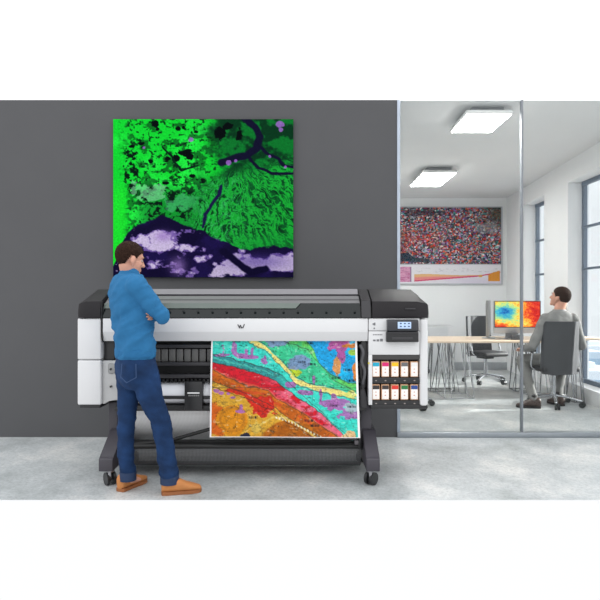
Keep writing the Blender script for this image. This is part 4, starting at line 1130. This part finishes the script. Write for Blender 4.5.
LA, RA = V((X(534.5, 7.10), 7.12, .10)), V((X(559, 7.27), 7.30, .11))
for h_, k_, a_, td in ((LH, LK, LA, V((-.9, .35, 0))), (RH, RK, RA, V((-.25, .95, 0)))):
    tube(bm, [h_, h_*.5+k_*.5, k_], [.080, .070, .054], 16); tube(bm, [k_, k_*.65+a_*.35, a_], [.050, .050, .034], 16)
    tube(bm, [a_, V((a_.x, a_.y, .065))+td*.03, V((a_.x, a_.y, .045))+td*.14], [.034, .034, .024], 12)
sit = organic('person', bm, m_skin, .006, 3, org=sb)
tag(sit, 'man in a grey suit seated with his back turned, looking up to the left', 'person')
head_parts(sit, hs, fh, rh, uh, sc, ([-.11, -.075, -.045, -.034, -.018, .014, .020, .038, .06, .085, .1], [-.10, -.098, -.075, -.03, .008, .006, -.016, .020, .042, .056, .072]))
m_suit = mat('grey_suit', (130, 130, 129), .85, var=.05, scale=20, bump=.12, bscale=250, spec=.15)
bm = NB(); loft(bm, sring(.006), 32)
for sh, el, wr in ((lS, lE, lW), (rS, rE, rW)):
    d1 = el-sh; tube(bm, [sh-d1*.05, sh+d1*.25, sh+d1*.6, el], [.078, .074, .064, .056], 18); tube(bm, [el, el*.5+wr*.5, wr*.94+el*.06], [.056, .052, .042], 18)
def st_fold(co):
    q = V((co.x*8+9, co.y*8, co.z*13+co.x*5)); return .007*noise.noise(q) + .003*noise.noise(q*2.2)
jk = organic('suit_jacket', bm, m_suit, .009, 4, parent=sit, disp=st_fold)
bm = NB(); rings = [ring(S(559.2, y_, 0)+Up*0, Rss*r_, Fs*r_*.95, 24) for y_, r_ in ((312.6, .088), (309.6, .079), (309.3, .074), (312, .070))]
skin_rings(bm, rings, close=False); obj('collar', bm, mat('suit_collar', (140, 140, 139), .8), jk, angle=60)
bm = NB()
loft(bm, [(V((X(556.5, 7.22), 7.22, .53)), Rss*.17, Fs*.12), (V((X(556.5, 7.22), 7.22, .60)), Rss*.185, Fs*.14), (V((X(556.5, 7.22), 7.22, .68)), Rss*.17, Fs*.12)], 24)
for h_, k_, a_ in ((LH, LK, LA), (RH, RK, RA)):
    tube(bm, [h_, h_*.5+k_*.5, k_], [.098, .088, .070], 18); tube(bm, [k_, k_*.65+a_*.35, k_*.25+a_*.75, a_-Up*.0], [.070, .066, .058, .054], 18)
organic('trousers', bm, mat('grey_trousers', (118, 118, 116), .85, var=.05, scale=16, bump=.1, bscale=250, spec=.15), .009, 3, parent=sit, disp=st_fold)
m_ds = mat('dark_brown_leather', (66, 50, 44), .4, var=.1); m_dso = mat('dark_sole', (34, 30, 30), .6)
shoe('shoe', (LA.x+.075, LA.y-.035, 0), (-.93, .30), m_ds, m_dso, sit, .29, 1.08)
shoe('shoe', (RA.x+.03, RA.y-.08, 0), (-.22, .97), m_ds, m_dso, sit, .29, 1.05)
for a_ in (LA, RA):
    bm = NB(); tube(bm, [a_-Up*.01, a_+Up*.03], [.042, .044], 14); obj('sock', bm, mat('black_sock', (36, 34, 36), .9), sit)

# ================================================================== town outside the windows
m_tow = mat('tower_haze_pale', (214, 222, 230), .7, var=.03); m_towb = mat('tower_haze_blue', (186, 202, 216), .7, var=.04); m_gl = mat('tower_window', (150, 176, 198), .4)  # distance haze is mixed into these pale tower colours
def tower(x, y, w, d, top, m, lab, nx, nz):
    t = thing('tower_block', lab, 'building', (x, y, -13), 'buildings outside the window')
    obj('tower_wall', bx(x-w/2, x+w/2, y, y+d, -13, top), m, t)
    n = 0
    for j in range(nz):
        z1 = top - .7 - j*1.25
        obj('window_band', bx(x-w/2-.03, x+w/2-.5, y-.04, y+d-.4, z1-.6, z1), m_gl, t)
    obj('roof_box', bx(x-w*.2, x+w*.15, y+d*.3, y+d*.6, top, top+.5), m, t)
tower(X(597.0, 44), 44, 4.2, 5, Z(371, 44), m_tow, 'pale low tower block at the bottom right of the near window', 4, 3)
tower(X(591, 60), 60, 3.2, 6, Z(352, 60), m_towb, 'bluish tower block farther off in the near window, left of the pale one', 4, 5)
tower(X(602, 75), 75, 6, 6, Z(346, 75), m_tow, 'farthest pale tower block at the right edge of the near window', 4, 6)
